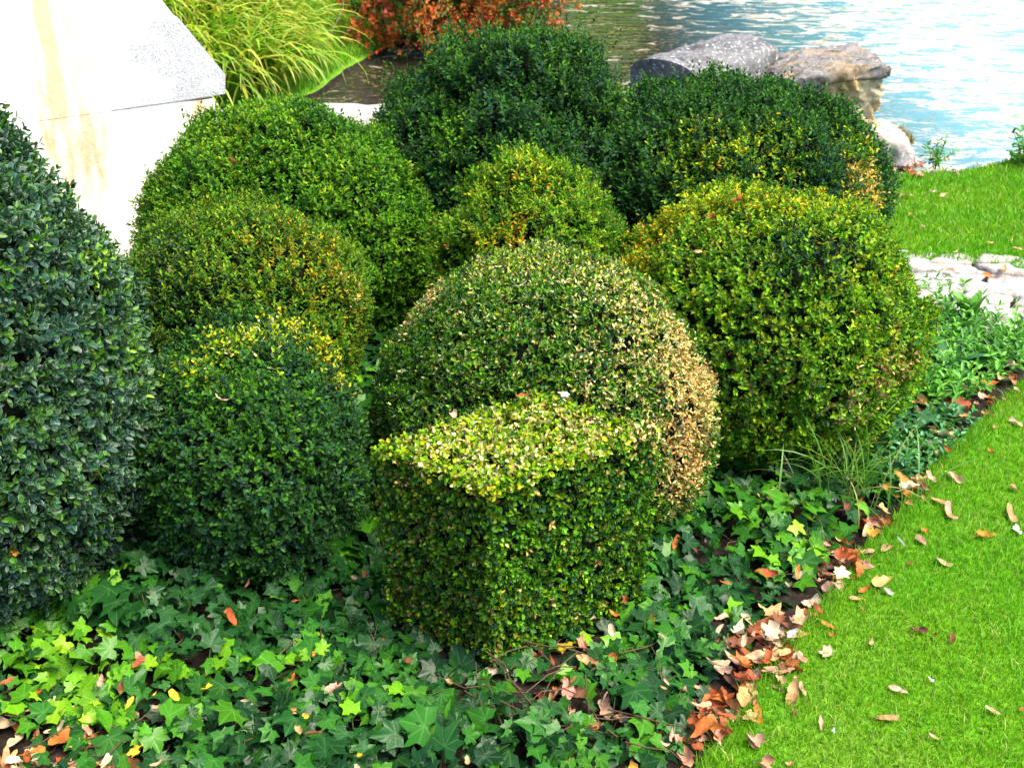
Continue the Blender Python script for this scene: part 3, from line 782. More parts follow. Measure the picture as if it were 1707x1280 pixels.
rosette('dock_plant', 'weed with broad upright oval leaves standing at the path edge', 'weed', 1612, 545, 8, .15, .045, (.10, .27, .03), 74, 1.15)
rosette('sow_thistle', 'dark long leaved weed rosette among the small bright weeds', 'weed', 1575, 620, 9, .15, .045, (.03, .12, .035), 75, .75)
rosette('dandelion', 'small weed with narrow leaves growing at the foot of the ball', 'weed', 1215, 800, 9, .10, .022, (.05, .17, .02), 76, .9)
def herb(name, label, cat, px, py, stems, hr, leaf, seed, spreadr):
    r = np.random.default_rng(seed); c0 = on_z(px, py); n = stems
    A = nrm(np.column_stack([r.normal(0, .35, (n, 2)), np.ones(n)])); L = r.uniform(*hr, n)
    st0 = np.column_stack([r.normal(0, spreadr * .5, (n, 2)), np.zeros(n)])
    B, D, Ln, ll, ww, t, si = sprigs(st0, A, L, 6, leaf, .42, r, (.6, 1.4))
    c = wp[r.choice(len(wp), len(B))] * (.6 + .6 * r.random(len(B)))[:, None]
    V, Fq, cc_, e = leaves(B, D, Ln, ll, ww, c, bend=.3)
    b0 = np.column_stack([r.normal(0, spreadr * .3, (n, 2)), np.full(n, -.03)])
    for q0, q1 in zip(b0, st0 + A * L[:, None]):
        tv, tf = tube([q0, (q0 + q1) / 2, q1], [.0025, .002, .001], 4)
        Fq = np.concatenate([Fq, tf + len(V)]); V = np.concatenate([V, tv]); cc_ = np.concatenate([cc_, np.tile([.10, .2, .04], (len(tv), 1))]); e = np.concatenate([e, np.zeros(len(tv))])
    o = obj(name, np_mesh(name, V, Fq, M_WEED, cc_, e)); o.location = c0
    return tag(o, label, cat)
herb('bank_weed', 'small airy weed sprouting at the waterline beside the mossy block', 'weed', 1560, 272, 9, (.08, .17), .032, 77, .05)
herb('bank_weed', 'taller leafy weed at the right edge of the shore', 'weed', 1705, 282, 14, (.12, .24), .045, 78, .06)

# ------------------------------------------------------------------ stones, wall
def prism(poly, nvec, thick, nudge=0.0, seed=0, sub=.035, rough=.004, bevel=.012):
    """polygon (world points, planar) pushed back along -nvec; subdivided and roughened"""
    import bmesh
    bm = bmesh.new(); nvec = nrm(np.array(nvec, float))
    a = [bm.verts.new(p + nvec * nudge) for p in poly]; b = [bm.verts.new(p - nvec * thick) for p in poly]
    m = len(poly); bm.faces.new(a); bm.faces.new(b[::-1])
    for i in range(m): bm.faces.new((a[i], b[i], b[(i + 1) % m], a[(i + 1) % m]))
    bmesh.ops.recalc_face_normals(bm, faces=bm.faces[:])
    bmesh.ops.bevel(bm, geom=bm.edges[:] , offset=bevel, segments=2, affect='EDGES')
    bmesh.ops.triangulate(bm, faces=[f for f in bm.faces if len(f.verts) > 4])
    for _ in range(7):
        lg = [e for e in bm.edges if e.calc_length() > sub * 1.6]
        if not lg: break
        bmesh.ops.subdivide_edges(bm, edges=lg, cuts=1)
        bmesh.ops.triangulate(bm, faces=[f for f in bm.faces if len(f.verts) > 4])
    bm.normal_update()
    P = np.array([v.co[:] for v in bm.verts]); Nm = np.array([v.normal[:] for v in bm.verts])
    d = rough * wnoise(P, 6, seed + 1, 3) + rough * .8 * wnoise(P, 22, seed + 2, 2)
    P = P + Nm * d[:, None]
    for v, p in zip(bm.verts, P): v.co = p
    return bm

def bm_obj(name, bm, mat, parent=None, origin=None, smooth=True):
    me = bpy.data.meshes.new(name)
    if origin is not None:
        for v in bm.verts: v.co = v.co - Vector([float(q) for q in origin])
    if smooth:
        for f in bm.faces: f.smooth = True
    bm.to_mesh(me); bm.free(); me.materials.append(mat)
    return obj(name, me, parent)

WDIR = nrm(np.array([.836, .549, 0])); WN = nrm(np.array([.549, -.836, 0])); WC = np.array([-1.16, 4.05, 0])
def on_wall(px, py):
    dd = ray(px, py); t = ((WC - CAM) @ WN) / (dd @ WN); return CAM + dd * t
kneel = [on_wall(*p) for p in [(203, 41), (296, 29), (375, 124), (375, 157), (290, 170), (185, 184)]]
def down(p, z): q = p.copy(); q[2] = z; return q
c_edge = on_wall(357, 165)
body = [on_wall(-700, 305), on_wall(182, 186), on_wall(290, 172), c_edge, down(c_edge, -.3), down(on_wall(-700, 305), -.3)]
upper = [on_wall(-700, 305), on_wall(182, 186), on_wall(290, 172), on_wall(352, 162), on_wall(352, 104), on_wall(294, 32), on_wall(262, -9), on_wall(100, -200), on_wall(-180, -520), on_wall(-700, -520)]
wroot = empty('stone_wall', (WC[0], WC[1], 0), 'white limestone gable wall with sloping edge behind the left boxwoods', 'wall')
wo = np.array([WC[0], WC[1], 0])
bm_obj('wall_body', prism(body, WN, .45, 0, 3, .05, .0, .0005), M_WALL, wroot, wo, False)
bm_obj('gable_stone', prism(upper, WN, .45, .001, 4, .05, .0, .0005), M_WALL, wroot, wo, False)
bm_obj('kneeler_stone', prism(kneel, WN, .47, .004, 5, .03, .0, .0012), M_KNEEL, wroot, wo, False)

# round-topped coping stone lying at the water's edge
def loft(profile, p0, p1, udir, nseg, rough, seed):
    """profile (k,2) of (u,z) swept from p0 to p1"""
    k_ = len(profile); V = []
    for i in range(nseg + 1):
        c0 = p0 + (p1 - p0) * i / nseg
        V.append(c0 + np.outer(profile[:, 0], udir) + np.outer(profile[:, 1], [0, 0, 1]))
    ctr = [(p0 + np.array([0, 0, profile[:, 1].mean()])), (p1 + np.array([0, 0, profile[:, 1].mean()]))]
    V = np.concatenate(V + [np.array(ctr)])
    ax = nrm(p1 - p0)
    q = []
    for i in range(nseg):
        for j in range(k_):
            q.append([i * k_ + j, i * k_ + (j + 1) % k_, (i + 1) * k_ + (j + 1) % k_, (i + 1) * k_ + j])
    n0 = (nseg + 1) * k_
    side = np.array(q)
    cap0 = np.array([[n0, (j + 1) % k_, j] for j in range(k_)]); cap1 = np.array([[n0 + 1, nseg * k_ + j, nseg * k_ + (j + 1) % k_] for j in range(k_)])
    cen = V.mean(0); V = V + nrm(V - cen) * (rough * wnoise(V, 5, seed, 3) + rough * .6 * wnoise(V, 17, seed + 1))[:, None]
    return V, side, cap0, cap1
s0 = at_y(1104, 128, 5.15); s1 = at_y(1240, 92, 5.75)
axd = s1 - s0; axd[2] = 0; ud = nrm(np.array([axd[1], -axd[0], 0]))
hw = .19
th = np.linspace(0, 1, 15)
prof = np.array([(hw - 2 * hw * t, .06 * (1 - (2 * t - 1) ** 2) ** .7) for t in th] + [(-hw, -.08), (-hw, -.25), (-hw, -.5), (hw, -.5), (hw, -.25), (hw, -.08)])
zt = 0.435
b0 = np.array([s0[0], s0[1], zt]); b1 = b0 + nrm(axd) * .78
V, side, cap0, cap1 = loft(prof, b0, b1, ud, 34, .014, 5)
co = np.array([b0[0], b0[1], 0])
croot = empty('coping_stone', co, 'grey lichened stone with rounded top and dark arched end by the water', 'stone block')
obj('stone_body', np_mesh('stone_body', V - co, [side, cap1], M_GREY, smooth=True), croot)
Vc = np.concatenate([V[:len(prof)], V[-2:-1]]) - nrm(axd) * .003
obj('end_face', np_mesh('end_face', Vc - co, np.array([[len(prof), (j + 1) % len(prof), j] for j in range(len(prof))]), M_DARKST), croot)

def boulder(name, label, cat, poly_px, yfront, depth, mat, seed, rough, zlow=-.3, sub=.03):
    pts = [at_y(px, py, yfront) for px, py in poly_px]
    o0 = np.array([np.mean([p[0] for p in pts]), yfront, 0])
    bm = prism(pts, (0, -1, 0), depth, 0, seed, sub, rough, .014)
    o = bm_obj(name, bm, mat, None, o0); o.location = o0
    return tag(o, label, cat)
proot = None
def pier():
    y0 = 5.25; o0 = at_y(1395, 200, y0); o0[2] = 0
    root = empty('stone_pier', o0, 'rough crumbling tan stone block with dark weathered top at the water edge', 'stone block')
    pts = [at_y(*p, y0) for p in [(1312, 330), (1312, 150), (1400, 128), (1474, 122), (1472, 160), (1456, 205), (1448, 260), (1450, 330)]]
    bm_obj('stone_body', prism(pts, (0, -1, 0), .42, 0, 8, .012, .012, .012), M_RUBBLE, root, o0)
    pts = [at_y(*p, y0) for p in [(1300, 158), (1302, 140), (1340, 122), (1395, 113), (1470, 106), (1483, 112), (1481, 130), (1400, 136), (1345, 150)]]
    bm_obj('weathered_top', prism(pts, (0, -1, 0), .46, .02, 18, .018, .008, .008), M_CAP, root, o0)
pier()
boulder('stone_block', 'low pale stone block with mossy top at the foot of the tan one', 'stone block',
        [(1440, 275), (1442, 235), (1475, 228), (1518, 232), (1527, 258), (1520, 290)], 5.05, .35, M_PAVE, 9, .007, sub=.018)
# dry moss and grass on the low block
r = np.random.default_rng(81); q = at_y(1480, 228, 5.2); n = 1100
P = np.column_stack([q[0] + r.uniform(-.11, .11, n), q[1] + r.uniform(-.08, .12, n), np.full(n, q[2] - .02)])
V, Fq, c = blades(P, r.uniform(.02, .06, n), r.uniform(.003, .006, n), r, np.array([(.25, .17, .04), (.16, .16, .03), (.34, .2, .06)])[r.choice(3, n)], .8)
tag(obj('moss', np_mesh('moss', V, Fq, M_GRASS, c)), 'dry brownish moss growing on top of the low pale block', 'moss', kind='stuff')
# low wall along the channel
lw = [at_y(300, 215, 5.0), at_y(640, 176, 5.35), at_y(1060, 150, 5.45)]
a0, a1 = np.array([-1.55, 5.12, 0]), np.array([.72, 5.42, 0]); wn = nrm(np.array([.13, -1.0, 0]))
pl = [np.array([a0[0], a0[1], -.4]), np.array([a1[0], a1[1], -.4]), np.array([a1[0], a1[1], .20]), np.array([a0[0], a0[1], .20])]
bm = prism(pl, wn, .30, 0, 12, .08, .008)
o = bm_obj('low_wall', bm, M_PAVE, None, (a0 + a1) / 2); o.location = (a0 + a1) / 2
tag(o, 'low pale stone wall along the channel behind the boxwoods', 'wall')

# ------------------------------------------------------------------ stone path slabs
import bmesh
r = np.random.default_rng(88)
p0, p1 = on_z(1440, 478), on_z(1707, 492)
pd = nrm(p1 - p0); pn = np.array([-pd[1], pd[0], 0])
bmp = bmesh.new(); rows, cols_ = 7, 30
gridp = np.zeros((rows + 1, cols_ + 1, 2))
for j in range(rows + 1):
    for i in range(cols_ + 1):
        gridp[j, i] = (-.6 + i * .145 + (.07 if j % 2 else 0) + r.normal(0, .028), (j - rows / 2) * .097 + r.normal(0, .017 if 0 < j < rows else .012))
for j in range(rows):
    i = 0
    while i < cols_:
        w = 2 if (r.random() < .4 and i + 2 <= cols_) else 1
        q4 = [gridp[j, i], gridp[j, i + w], gridp[j + 1, i + w], gridp[j + 1, i]]
        ring = []
        for a in range(4):
            A_, B_ = q4[a], q4[(a + 1) % 4]; m = max(3, int(np.linalg.norm(B_ - A_) / .035))
            for t in range(m):
                ring.append(A_ + (B_ - A_) * t / m + r.normal(0, .0045, 2))
        ring = np.array(ring); cm = ring.mean(0); hz = .016 + r.uniform(-.008, .012); tl = r.normal(0, .03, 2)
        levels = [(.93, -.03), (.925, hz - .008), (.87, hz), (.55, hz + .003), (.0, hz + .003)]
        prev = None
        for f_, z_ in levels:
            if f_ == 0:
                cv = bmp.verts.new(p0 + pd * cm[0] + pn * cm[1] + np.array([0, 0, z_ + r.normal(0, .002)]))
                for a in range(len(prev)): bmp.faces.new((prev[a], prev[(a + 1) % len(prev)], cv))
                break
            pts2 = cm + (ring - cm) * f_
            vs = [bmp.verts.new(p0 + pd * q_[0] + pn * q_[1] + np.array([0, 0, z_ + (q_ - cm) @ tl + r.normal(0, .0025)])) for q_ in pts2]
            if prev:
                for a in range(len(vs)): bmp.faces.new((prev[a], prev[(a + 1) % len(vs)], vs[(a + 1) % len(vs)], vs[a]))
            prev = vs
        i += w
bmesh.ops.recalc_face_normals(bmp, faces=bmp.faces[:])
tag(bm_obj('stone_path', bmp, M_PAVE, smooth=True), kind='structure')

# ------------------------------------------------------------------ red shrub on the far bank
def loose_shrub(name, label, cat, lumps, zb_, cnt, leaf, pal, pw_, seed, trunk_pts):
    r = np.random.default_rng(seed); Bs = []
    for (c0, rad) in lumps:
        n = int(cnt * rad[0] * rad[2]); d = nrm(r.normal(size=(n, 3))); rr_ = r.random(n) ** .4
        P = np.array(c0) + d * np.array(rad) * rr_[:, None]
        P = P + nrm(d) * (.12 * wnoise(P, 1.6, seed + 3, 2))[:, None]
        Bs.append(P[P[:, 2] > zb_ - .02])
    P = np.concatenate(Bs); n = len(P)
    A = nrm(r.normal(0, .6, (n, 3)) + np.array([0, -.2, .4]))
    B, D, Ln, ll, ww, t, si = sprigs(P, A, np.full(n, leaf * 2.4), 3, leaf, .6, r)
    idx = r.choice(len(pal), n, p=pw_); zone = wnoise(P, 1.1, seed + 8, 2)
    idx = np.where((zone > .3) & (r.random(n) < .5), 1, idx); idx = np.where((zone < -.25) & (r.random(n) < .6), 3, idx)
    c = pal[idx][si] * (.7 + .6 * r.random(len(si)))[:, None]
    base = np.array([P[:, 0].mean(), P[:, 1].mean(), zb_])
    root = empty(name, base, label, cat)
    V, Fq, cc_, e = leaves(B - base, D, Ln, ll, ww, c)
    obj('foliage', np_mesh('foliage', V, Fq, M_BOX, cc_, e), root)
    parts = []
    for k_ in range(trunk_pts):
        a = base + np.array([r.normal(0, .25), r.normal(0, .2), -.1]); lump = lumps[r.integers(len(lumps))]; b = np.array(lump[0]) + r.normal(0, .2, 3)
        mid = (a + b) / 2 + r.normal(0, .08, 3)
        parts.append(tube(np.array([a, (a + mid) / 2 + r.normal(0, .03, 3), mid, (mid + b) / 2 + r.normal(0, .03, 3), b]) - base, np.linspace(.022, .006, 5)))
    V, Fq = join(parts); obj('stems', np_mesh('stems', V, Fq, M_BARK, smooth=True), root)
    return root
rb = on_z(780, 62, -.15)
lumps0 = [(rb + np.array([-.55, .5, .55]), (.55, .5, .55)), (rb + np.array([.10, .55, .62]), (.65, .55, .62)), (rb + np.array([.42, .75, .50]), (.36, .6, .5)), (rb + np.array([-.08, 1.0, 1.2]), (.75, .7, .8))]
lumps = [(c_ + np.array([0, -.15, -.32]), (a_[0], a_[1], a_[2] * 1.05)) for c_, a_ in lumps0]
rp = np.array([(.48, .06, .02), (.55, .17, .03), (.16, .13, .015), (.05, .08, .012), (.55, .10, .06)])
loose_shrub('barberry_shrub', 'red and orange autumn shrub on the far bank above the water', 'shrub', lumps, -.28, 5200, .036, rp, [.26, .22, .18, .22, .12], 91, 16)
# bare pale twigs in front of it
def twig(label, pts, rad):
    pts = np.array(pts); base = pts[0].copy(); V, Fq = tube(pts - base, np.linspace(rad, rad * .4, len(pts)))
    o = obj('bare_twig', np_mesh('bare_twig', V, Fq, M_TWIG, smooth=True)); o.location = base
    tag(o, label, 'twig', 'bare twigs on the far bank')
g0 = at_y(712, 78, 9.0)
twig('pale bare twig hanging down in front of the red shrub', [at_y(712, 78, 9.0), at_y(716, 52, 9.0), at_y(722, 28, 9.05), at_y(730, 8, 9.1), at_y(745, -30, 9.2)], .010)
twig('thin yellowish bare stem rising from the grass bank', [at_y(548, 62, 8.6), at_y(560, 40, 8.6), at_y(572, 14, 8.6), at_y(574, -15, 8.65)], .006)

# trees on the opposite shore: seen only as dark reflections in the river
r = np.random.default_rng(95); Ps = []
for (tx, ty, hgt, wd) in ((-6, 30, 9, 4), (-1, 32, 11, 4.5), (4.2, 31, 9.5, 3.6), (-12, 31, 10, 5), (8.0, 31, 7, 3.2), (2.2, 29, 5, 2.5), (6, 29, 5, 2.6)):
    for _ in range(34):
        c0 = np.array([tx, ty, .3 + hgt * r.random() ** .9]) + r.normal(0, 1, 3) * np.array([wd * .38, wd * .38, .4])
        m = 110; Ps.append(c0 + r.normal(0, .62, (m, 3)))
P = np.concatenate(Ps); n = len(P); D = nrm(r.normal(size=(n, 3))); Nn = nrm(np.cross(D, r.normal(size=(n, 3))))
c = np.array([(.008, .018, .006), (.015, .03, .007), (.05, .05, .01)])[r.choice(3, n, p=[.5, .35, .15])]
V, Fq, c, e = leaves(P, D, Nn, r.uniform(.3, .55, n), r.uniform(.22, .4, n), c)
tag(obj('far_trees', np_mesh('far_trees', V, Fq, M_BOX, c, e)), 'dark mass of trees mirrored in the river', 'trees', kind='stuff')
# ------------------------------------------------------------------ fallen leaves
TC = dict(cream=(.56, .46, .30), pale=(.52, .38, .22), tan=(.50, .29, .12), pink=(.52, .26, .17), orange=(.50, .15, .025), rust=(.30, .07, .018), brown=(.17, .065, .025),
          yellow=(.62, .40, .02), amber=(.55, .28, .03), white=(.78, .78, .80), lilac=(.50, .48, .60), grey=(.52, .50, .46))
def leaf_shape(kind, r, size, curl, lift):
    """one crinkled leaf as rings x segments, centred on its base plane; returns V, tris/quads, leaf coords"""
    segs, rings = (30, 5)
    th = np.linspace(0, 6.283, segs, endpoint=False)
    a = np.abs((th + math.pi) % (2 * math.pi) - math.pi)
    if kind == 'maple':
        rad = .52 + .46 * np.exp(-(a / .30) ** 2) + .32 * np.exp(-((a - .86) / .27) ** 2) + .20 * np.exp(-((a - 1.75) / .30) ** 2)
        rad = rad * np.where(a > 2.6, .55, 1) * (1 + .07 * np.sin(th * 11 + r.uniform(0, 6)))
    elif kind == 'oval':
        rad = 1 / np.sqrt((np.cos(th) / 1.0) ** 2 + (np.sin(th) / .52) ** 2) * (1 + .10 * np.exp(-(a / .25) ** 2))
    elif kind == 'long':
        rad = 1 / np.sqrt((np.cos(th) / 1.05) ** 2 + (np.sin(th) / .30) ** 2)
    else:  # ragged piece
        rad = .62 * (1 + .35 * np.sin(2 * th + r.uniform(0, 6)) + .22 * np.sin(3 * th + r.uniform(0, 6)) + .12 * np.sin(7 * th + r.uniform(0, 6)))
    rad = rad * (1 + r.normal(0, .05, segs) + .10 * np.sin(2 * th + r.uniform(0, 6)) + .09 * np.sin(3 * th + r.uniform(0, 6)) + .05 * np.sin(5 * th + r.uniform(0, 6)))
    rr_ = np.linspace(0, 1, rings + 1)[1:]
    v = np.concatenate([[0], (rr_[:, None] * (rad * np.cos(th))[None]).ravel()]); u = np.concatenate([[0], (rr_[:, None] * (rad * np.sin(th))[None]).ravel()])
    ca = r.uniform(-.5, .5); uu = u * math.cos(ca) - v * math.sin(ca); vv = u * math.sin(ca) + v * math.cos(ca)
    k1 = curl; x = np.sin(uu * k1) / k1; z = (1 - np.cos(uu * k1)) / k1
    k2 = r.normal(.3, .35) + 1e-3; z = z + (1 - np.cos(vv * k2)) / k2; P2 = np.column_stack([u, v, 0 * u])
    z = z + .17 * wnoise(P2 + r.uniform(0, 9, 3), .7, int(r.integers(1e6)), 2) * np.hypot(u, v)
    z = z - z.min() * .9
    V = np.column_stack([x, vv, z]) * size * .5
    V[:, :] = V - np.array([V[:, 0].mean(), V[:, 1].mean(), 0])
    i = 1 + np.arange(segs); tri = np.stack([np.zeros(segs, int), i, np.roll(i, -1)], 1); q = []
    for k_ in range(rings - 1):
        b = 1 + k_ * segs + np.arange(segs); b2 = np.roll(b, -1); q.append(np.stack([b, b + segs, b2 + segs, b2], 1))
    V[:, 2] += lift
    # stalk
    return V, tri, np.concatenate(q), np.column_stack([u, v, 0 * u])

def stalk(V0, L, r, size):
    p = V0[0]; a = np.array([0, -1, .15]); pts = np.array([p + a * L * t + np.array([math.sin(t * 2) * .2 * L, 0, -.1 * L * t]) for t in np.linspace(0, 1, 4)])
    return tube(pts, np.linspace(.0012, .0009, 4), 4)

def rot(tilt, taz, rz):
    cz, sz = math.cos(rz), math.sin(rz); Rz = np.array([[cz, -sz, 0], [sz, cz, 0], [0, 0, 1]])
    ax = np.array([math.cos(taz), math.sin(taz), 0]); K = np.array([[0, -ax[2], ax[1]], [ax[2], 0, -ax[0]], [-ax[1], ax[0], 0]])
    return (np.eye(3) + math.sin(tilt) * K + (1 - math.cos(tilt)) * K @ K) @ Rz

def make_leaf(kind, size, color, r, curl=None, tilt=0.0, taz=0.0, rz=None):
    V, tri, q, uvw = leaf_shape(kind, r, size, curl if curl else r.uniform(1.2, 2.7), 0)
    sV, sq = stalk(V, size * r.uniform(.25, .5), r, size) if kind == 'maple' else (np.zeros((0, 3)), np.zeros((0, 4), int))
    q = np.concatenate([q, sq + len(V)]); uvw = np.concatenate([uvw, np.full((len(sV), 3), .5)]); V = np.concatenate([V, sV])
    V = V @ rot(tilt, taz, r.uniform(0, 6.283) if rz is None else rz).T
    c = np.array(TC[color]) * r.uniform(.85, 1.15) * (1 + r.normal(0, .05, 3))
    cc_ = np.tile(c, (len(V), 1)) * (1 + .18 * wnoise(V / size, 1.2, int(r.integers(1e6))))[:, None]
    return V, tri, q, uvw, cc_

LAWNG, IVYG, LITG, BOXG, PATHG = 'fallen leaves scattered on the lawn', 'dead leaves lying among the ivy', 'fallen leaves heaped along the lawn edge', 'dead leaves caught on the clipped boxwoods', 'fallen leaves near the path and shore'
def single(px, py, wpx, color, kind, label, group, z=.022, tilt=.15, name='fallen_leaf', cat='leaf', curl=None, where=None, rz=None):
    r = np.random.default_rng(int(px * 7 + py * 13))
    p = on_z(px, py, z) if where is None else where
    size = wpx * 1.0 * ((p - CAM) @ FW) / F * (1.15 if kind in ('maple',) else 1.05)
    V, tri, q, uvw, cc_ = make_leaf(kind, size, color, r, curl, tilt * r.uniform(.5, 1.5), r.uniform(0, 6.28), rz)
    V[:, 2] -= np.percentile(V[:, 2], 12)
    o = obj(name, np_mesh(name, V, [tri, q], M_DEAD, cc_, uvw=uvw, smooth=True)); o.location = p
    tag(o, label, cat, group)

T = [  # on the near lawn
 (1590, 796, 32, 'pale', 'oval', 'pale beige oval leaf on lawn beside the periwinkle'),
 (1689, 814, 22, 'tan', 'rag', 'small tan scrap of leaf on lawn near right edge, above the twisted one'),
 (1565, 836, 40, 'tan', 'long', 'narrow twisted tan leaf standing on lawn above the pink tan pair'),
 (1582, 857, 40, 'pink', 'long', 'long pinkish tan leaf lying below the narrow twisted one on lawn'),
 (1686, 859, 44, 'tan', 'long', 'long crinkled tan leaf at right edge of the lawn'),
 (1637, 893, 34, 'amber', 'maple', 'tan jagged leaf alone on upper lawn, left of the whitish scrap'),
 (1541, 884, 22, 'orange', 'rag', 'small orange curled leaf touching a second orange one on lawn'),
 (1534, 900, 26, 'pink', 'oval', 'salmon orange oval leaf lying under the small orange curl'),
 (1478, 911, 40, 'pink', 'long', 'rolled pinkish tan leaf beside the white feather'),
 (1569, 937, 34, 'pale', 'long', 'narrow pale tan leaf lying below the salmon pair on the lawn'),
 (1517, 939, 22, 'brown', 'long', 'thin brown curled leaf on lawn left of the narrow pale one'),
 (1695, 883, 24, 'white', 'rag', 'whitish grey scrap at the right edge of the lawn'),
 (1478, 986, 22, 'grey', 'oval', 'pale grey little leaf on lawn below the rolled pink one'),
 (1430, 998, 22, 'tan', 'long', 'small tan leaf on lawn just right of litter strip'),
 (1438, 985, 34, 'orange', 'long', 'thin orange leaf on the lawn edge above the small tan one'),
 (1532, 1051, 26, 'brown', 'oval', 'dark red brown round leaf in the middle of the lawn'),
 (1557, 1060, 16, 'brown', 'rag', 'tiny brown scrap right beside the dark red brown leaf'),
 (1588, 1066, 32, 'brown', 'long', 'brown stalk like leaf right of the tiny brown scrap'),
 (1453, 1074, 20, 'pale', 'oval', 'small pale oval leaf on lawn left of the dark red brown one'),
 (1381, 1089, 34, 'cream', 'maple', 'cream broad leaf on lawn right of litter heap, brightest one'),
 (1383, 1043, 26, 'orange', 'long', 'small orange strip of leaf on lawn above the cream one, upper of two'),
 (1387, 1058, 20, 'orange', 'rag', 'small orange scrap of leaf on lawn above the cream one, lower of two'),
 (1337, 1148, 26, 'pink', 'long', 'slanting pinkish orange leaf on lawn below the cream one'),
 (1327, 1130, 12, 'tan', 'rag', 'tiny tan scrap above the slanting pinkish leaf'),
 (1553, 1133, 14, 'white', 'rag', 'tiny white fleck in the middle of the lower lawn'),
 (1497, 1150, 36, 'cream', 'long', 'curved cream leaf on lawn, longest in the lower middle'),
 (1654, 1184, 28, 'pale', 'long', 'thin twisted pale leaf on the lower right of the lawn'),
 (1478, 1197, 40, 'tan', 'long', 'bent tan leaf shaped like a V on the lower lawn'),
 (1370, 1206, 28, 'pale', 'long', 'narrow pale tan leaf left of the V shaped one'),
 (1325, 1188, 16, 'brown', 'rag', 'small brown nut like scrap on lawn near the bottom'),
 (1389, 1218, 12, 'white', 'rag', 'tiny white fleck below the narrow pale tan leaf'),
 (1557, 1228, 18, 'pale', 'long', 'small pale leaf at lower lawn right of the V shaped one'),
 (1317, 1273, 18, 'tan', 'rag', 'small tan leaf at the bottom edge of the lawn'),
 (1704, 1183, 14, 'rust', 'rag', 'small reddish scrap cut by the right frame edge'),
 (1691, 704, 26, 'pale', 'oval', 'pale beige oval leaf on lawn near the weeds, at right edge'),
 (1658, 713, 16, 'tan', 'rag', 'small tan leaf left of the pale oval near the weeds'),
 (1653, 752, 14, 'orange', 'rag', 'tiny orange leaf alone on the lawn below the weeds'),
]
for t in T: single(*t[:6], LAWNG, z=.015)
single(1501, 905, 26, 'white', 'long', 'small white feather standing on the lawn edge', None, z=.03, tilt=.9, name='feather', cat='feather')
T = [  # path, weeds edge, far lawn
 (1689, 608, 36, 'pale', 'maple', 'large pale tan leaf at the far right edge of the weeds'),
 (1648, 641, 28, 'orange', 'oval', 'bright orange leaf under the weeds, left of the pale tan one'),
 (1695, 650, 16, 'pink', 'rag', 'small pinkish leaf on lawn under the large pale tan one'),
 (1673, 664, 14, 'tan', 'rag', 'tiny tan leaf on lawn between the weeds and right edge'),
 (1635, 662, 26, 'pale', 'long', 'pale upright leaf leaning beside the bright orange one'),
 (1607, 677, 36, 'rust', 'maple', 'rust red leaf on bare soil below the weeds'),
 (1535, 672, 36, 'tan', 'maple', 'broad tan leaf between the periwinkle and right ball'),
 (1573, 327, 18, 'pale', 'rag', 'pale leaf in the middle of the far lawn'),
 (1509, 325, 24, 'pink', 'long', 'pinkish leaf at far lawn beside the dark mound'),
 (1555, 320, 12, 'cream', 'rag', 'tiny cream leaf left of the pale one on the far lawn'),
 (1520, 356, 14, 'orange', 'rag', 'small orange leaf on far lawn below the pinkish one'),
 (1537, 377, 12, 'cream', 'rag', 'tiny cream fleck on far lawn below the small orange leaf'),
 (1592, 421, 12, 'tan', 'rag', 'tiny tan leaf at the front edge of the far lawn'),
 (1650, 406, 16, 'tan', 'oval', 'small tan leaf on far lawn right of centre'),
 (1696, 414, 16, 'tan', 'long', 'small upright tan leaf on the far lawn at right edge'),
 (1650, 461, 30, 'orange', 'long', 'orange leaf lying on the stone path'),
 (1672, 450, 36, 'tan', 'long', 'long tan leaf where stone path meets the far lawn'),
 (1584, 452, 22, 'pink', 'oval', 'pinkish leaf on the stone path near the right ball'),
]
for t in T: single(*t[:6], PATHG, z=.034)
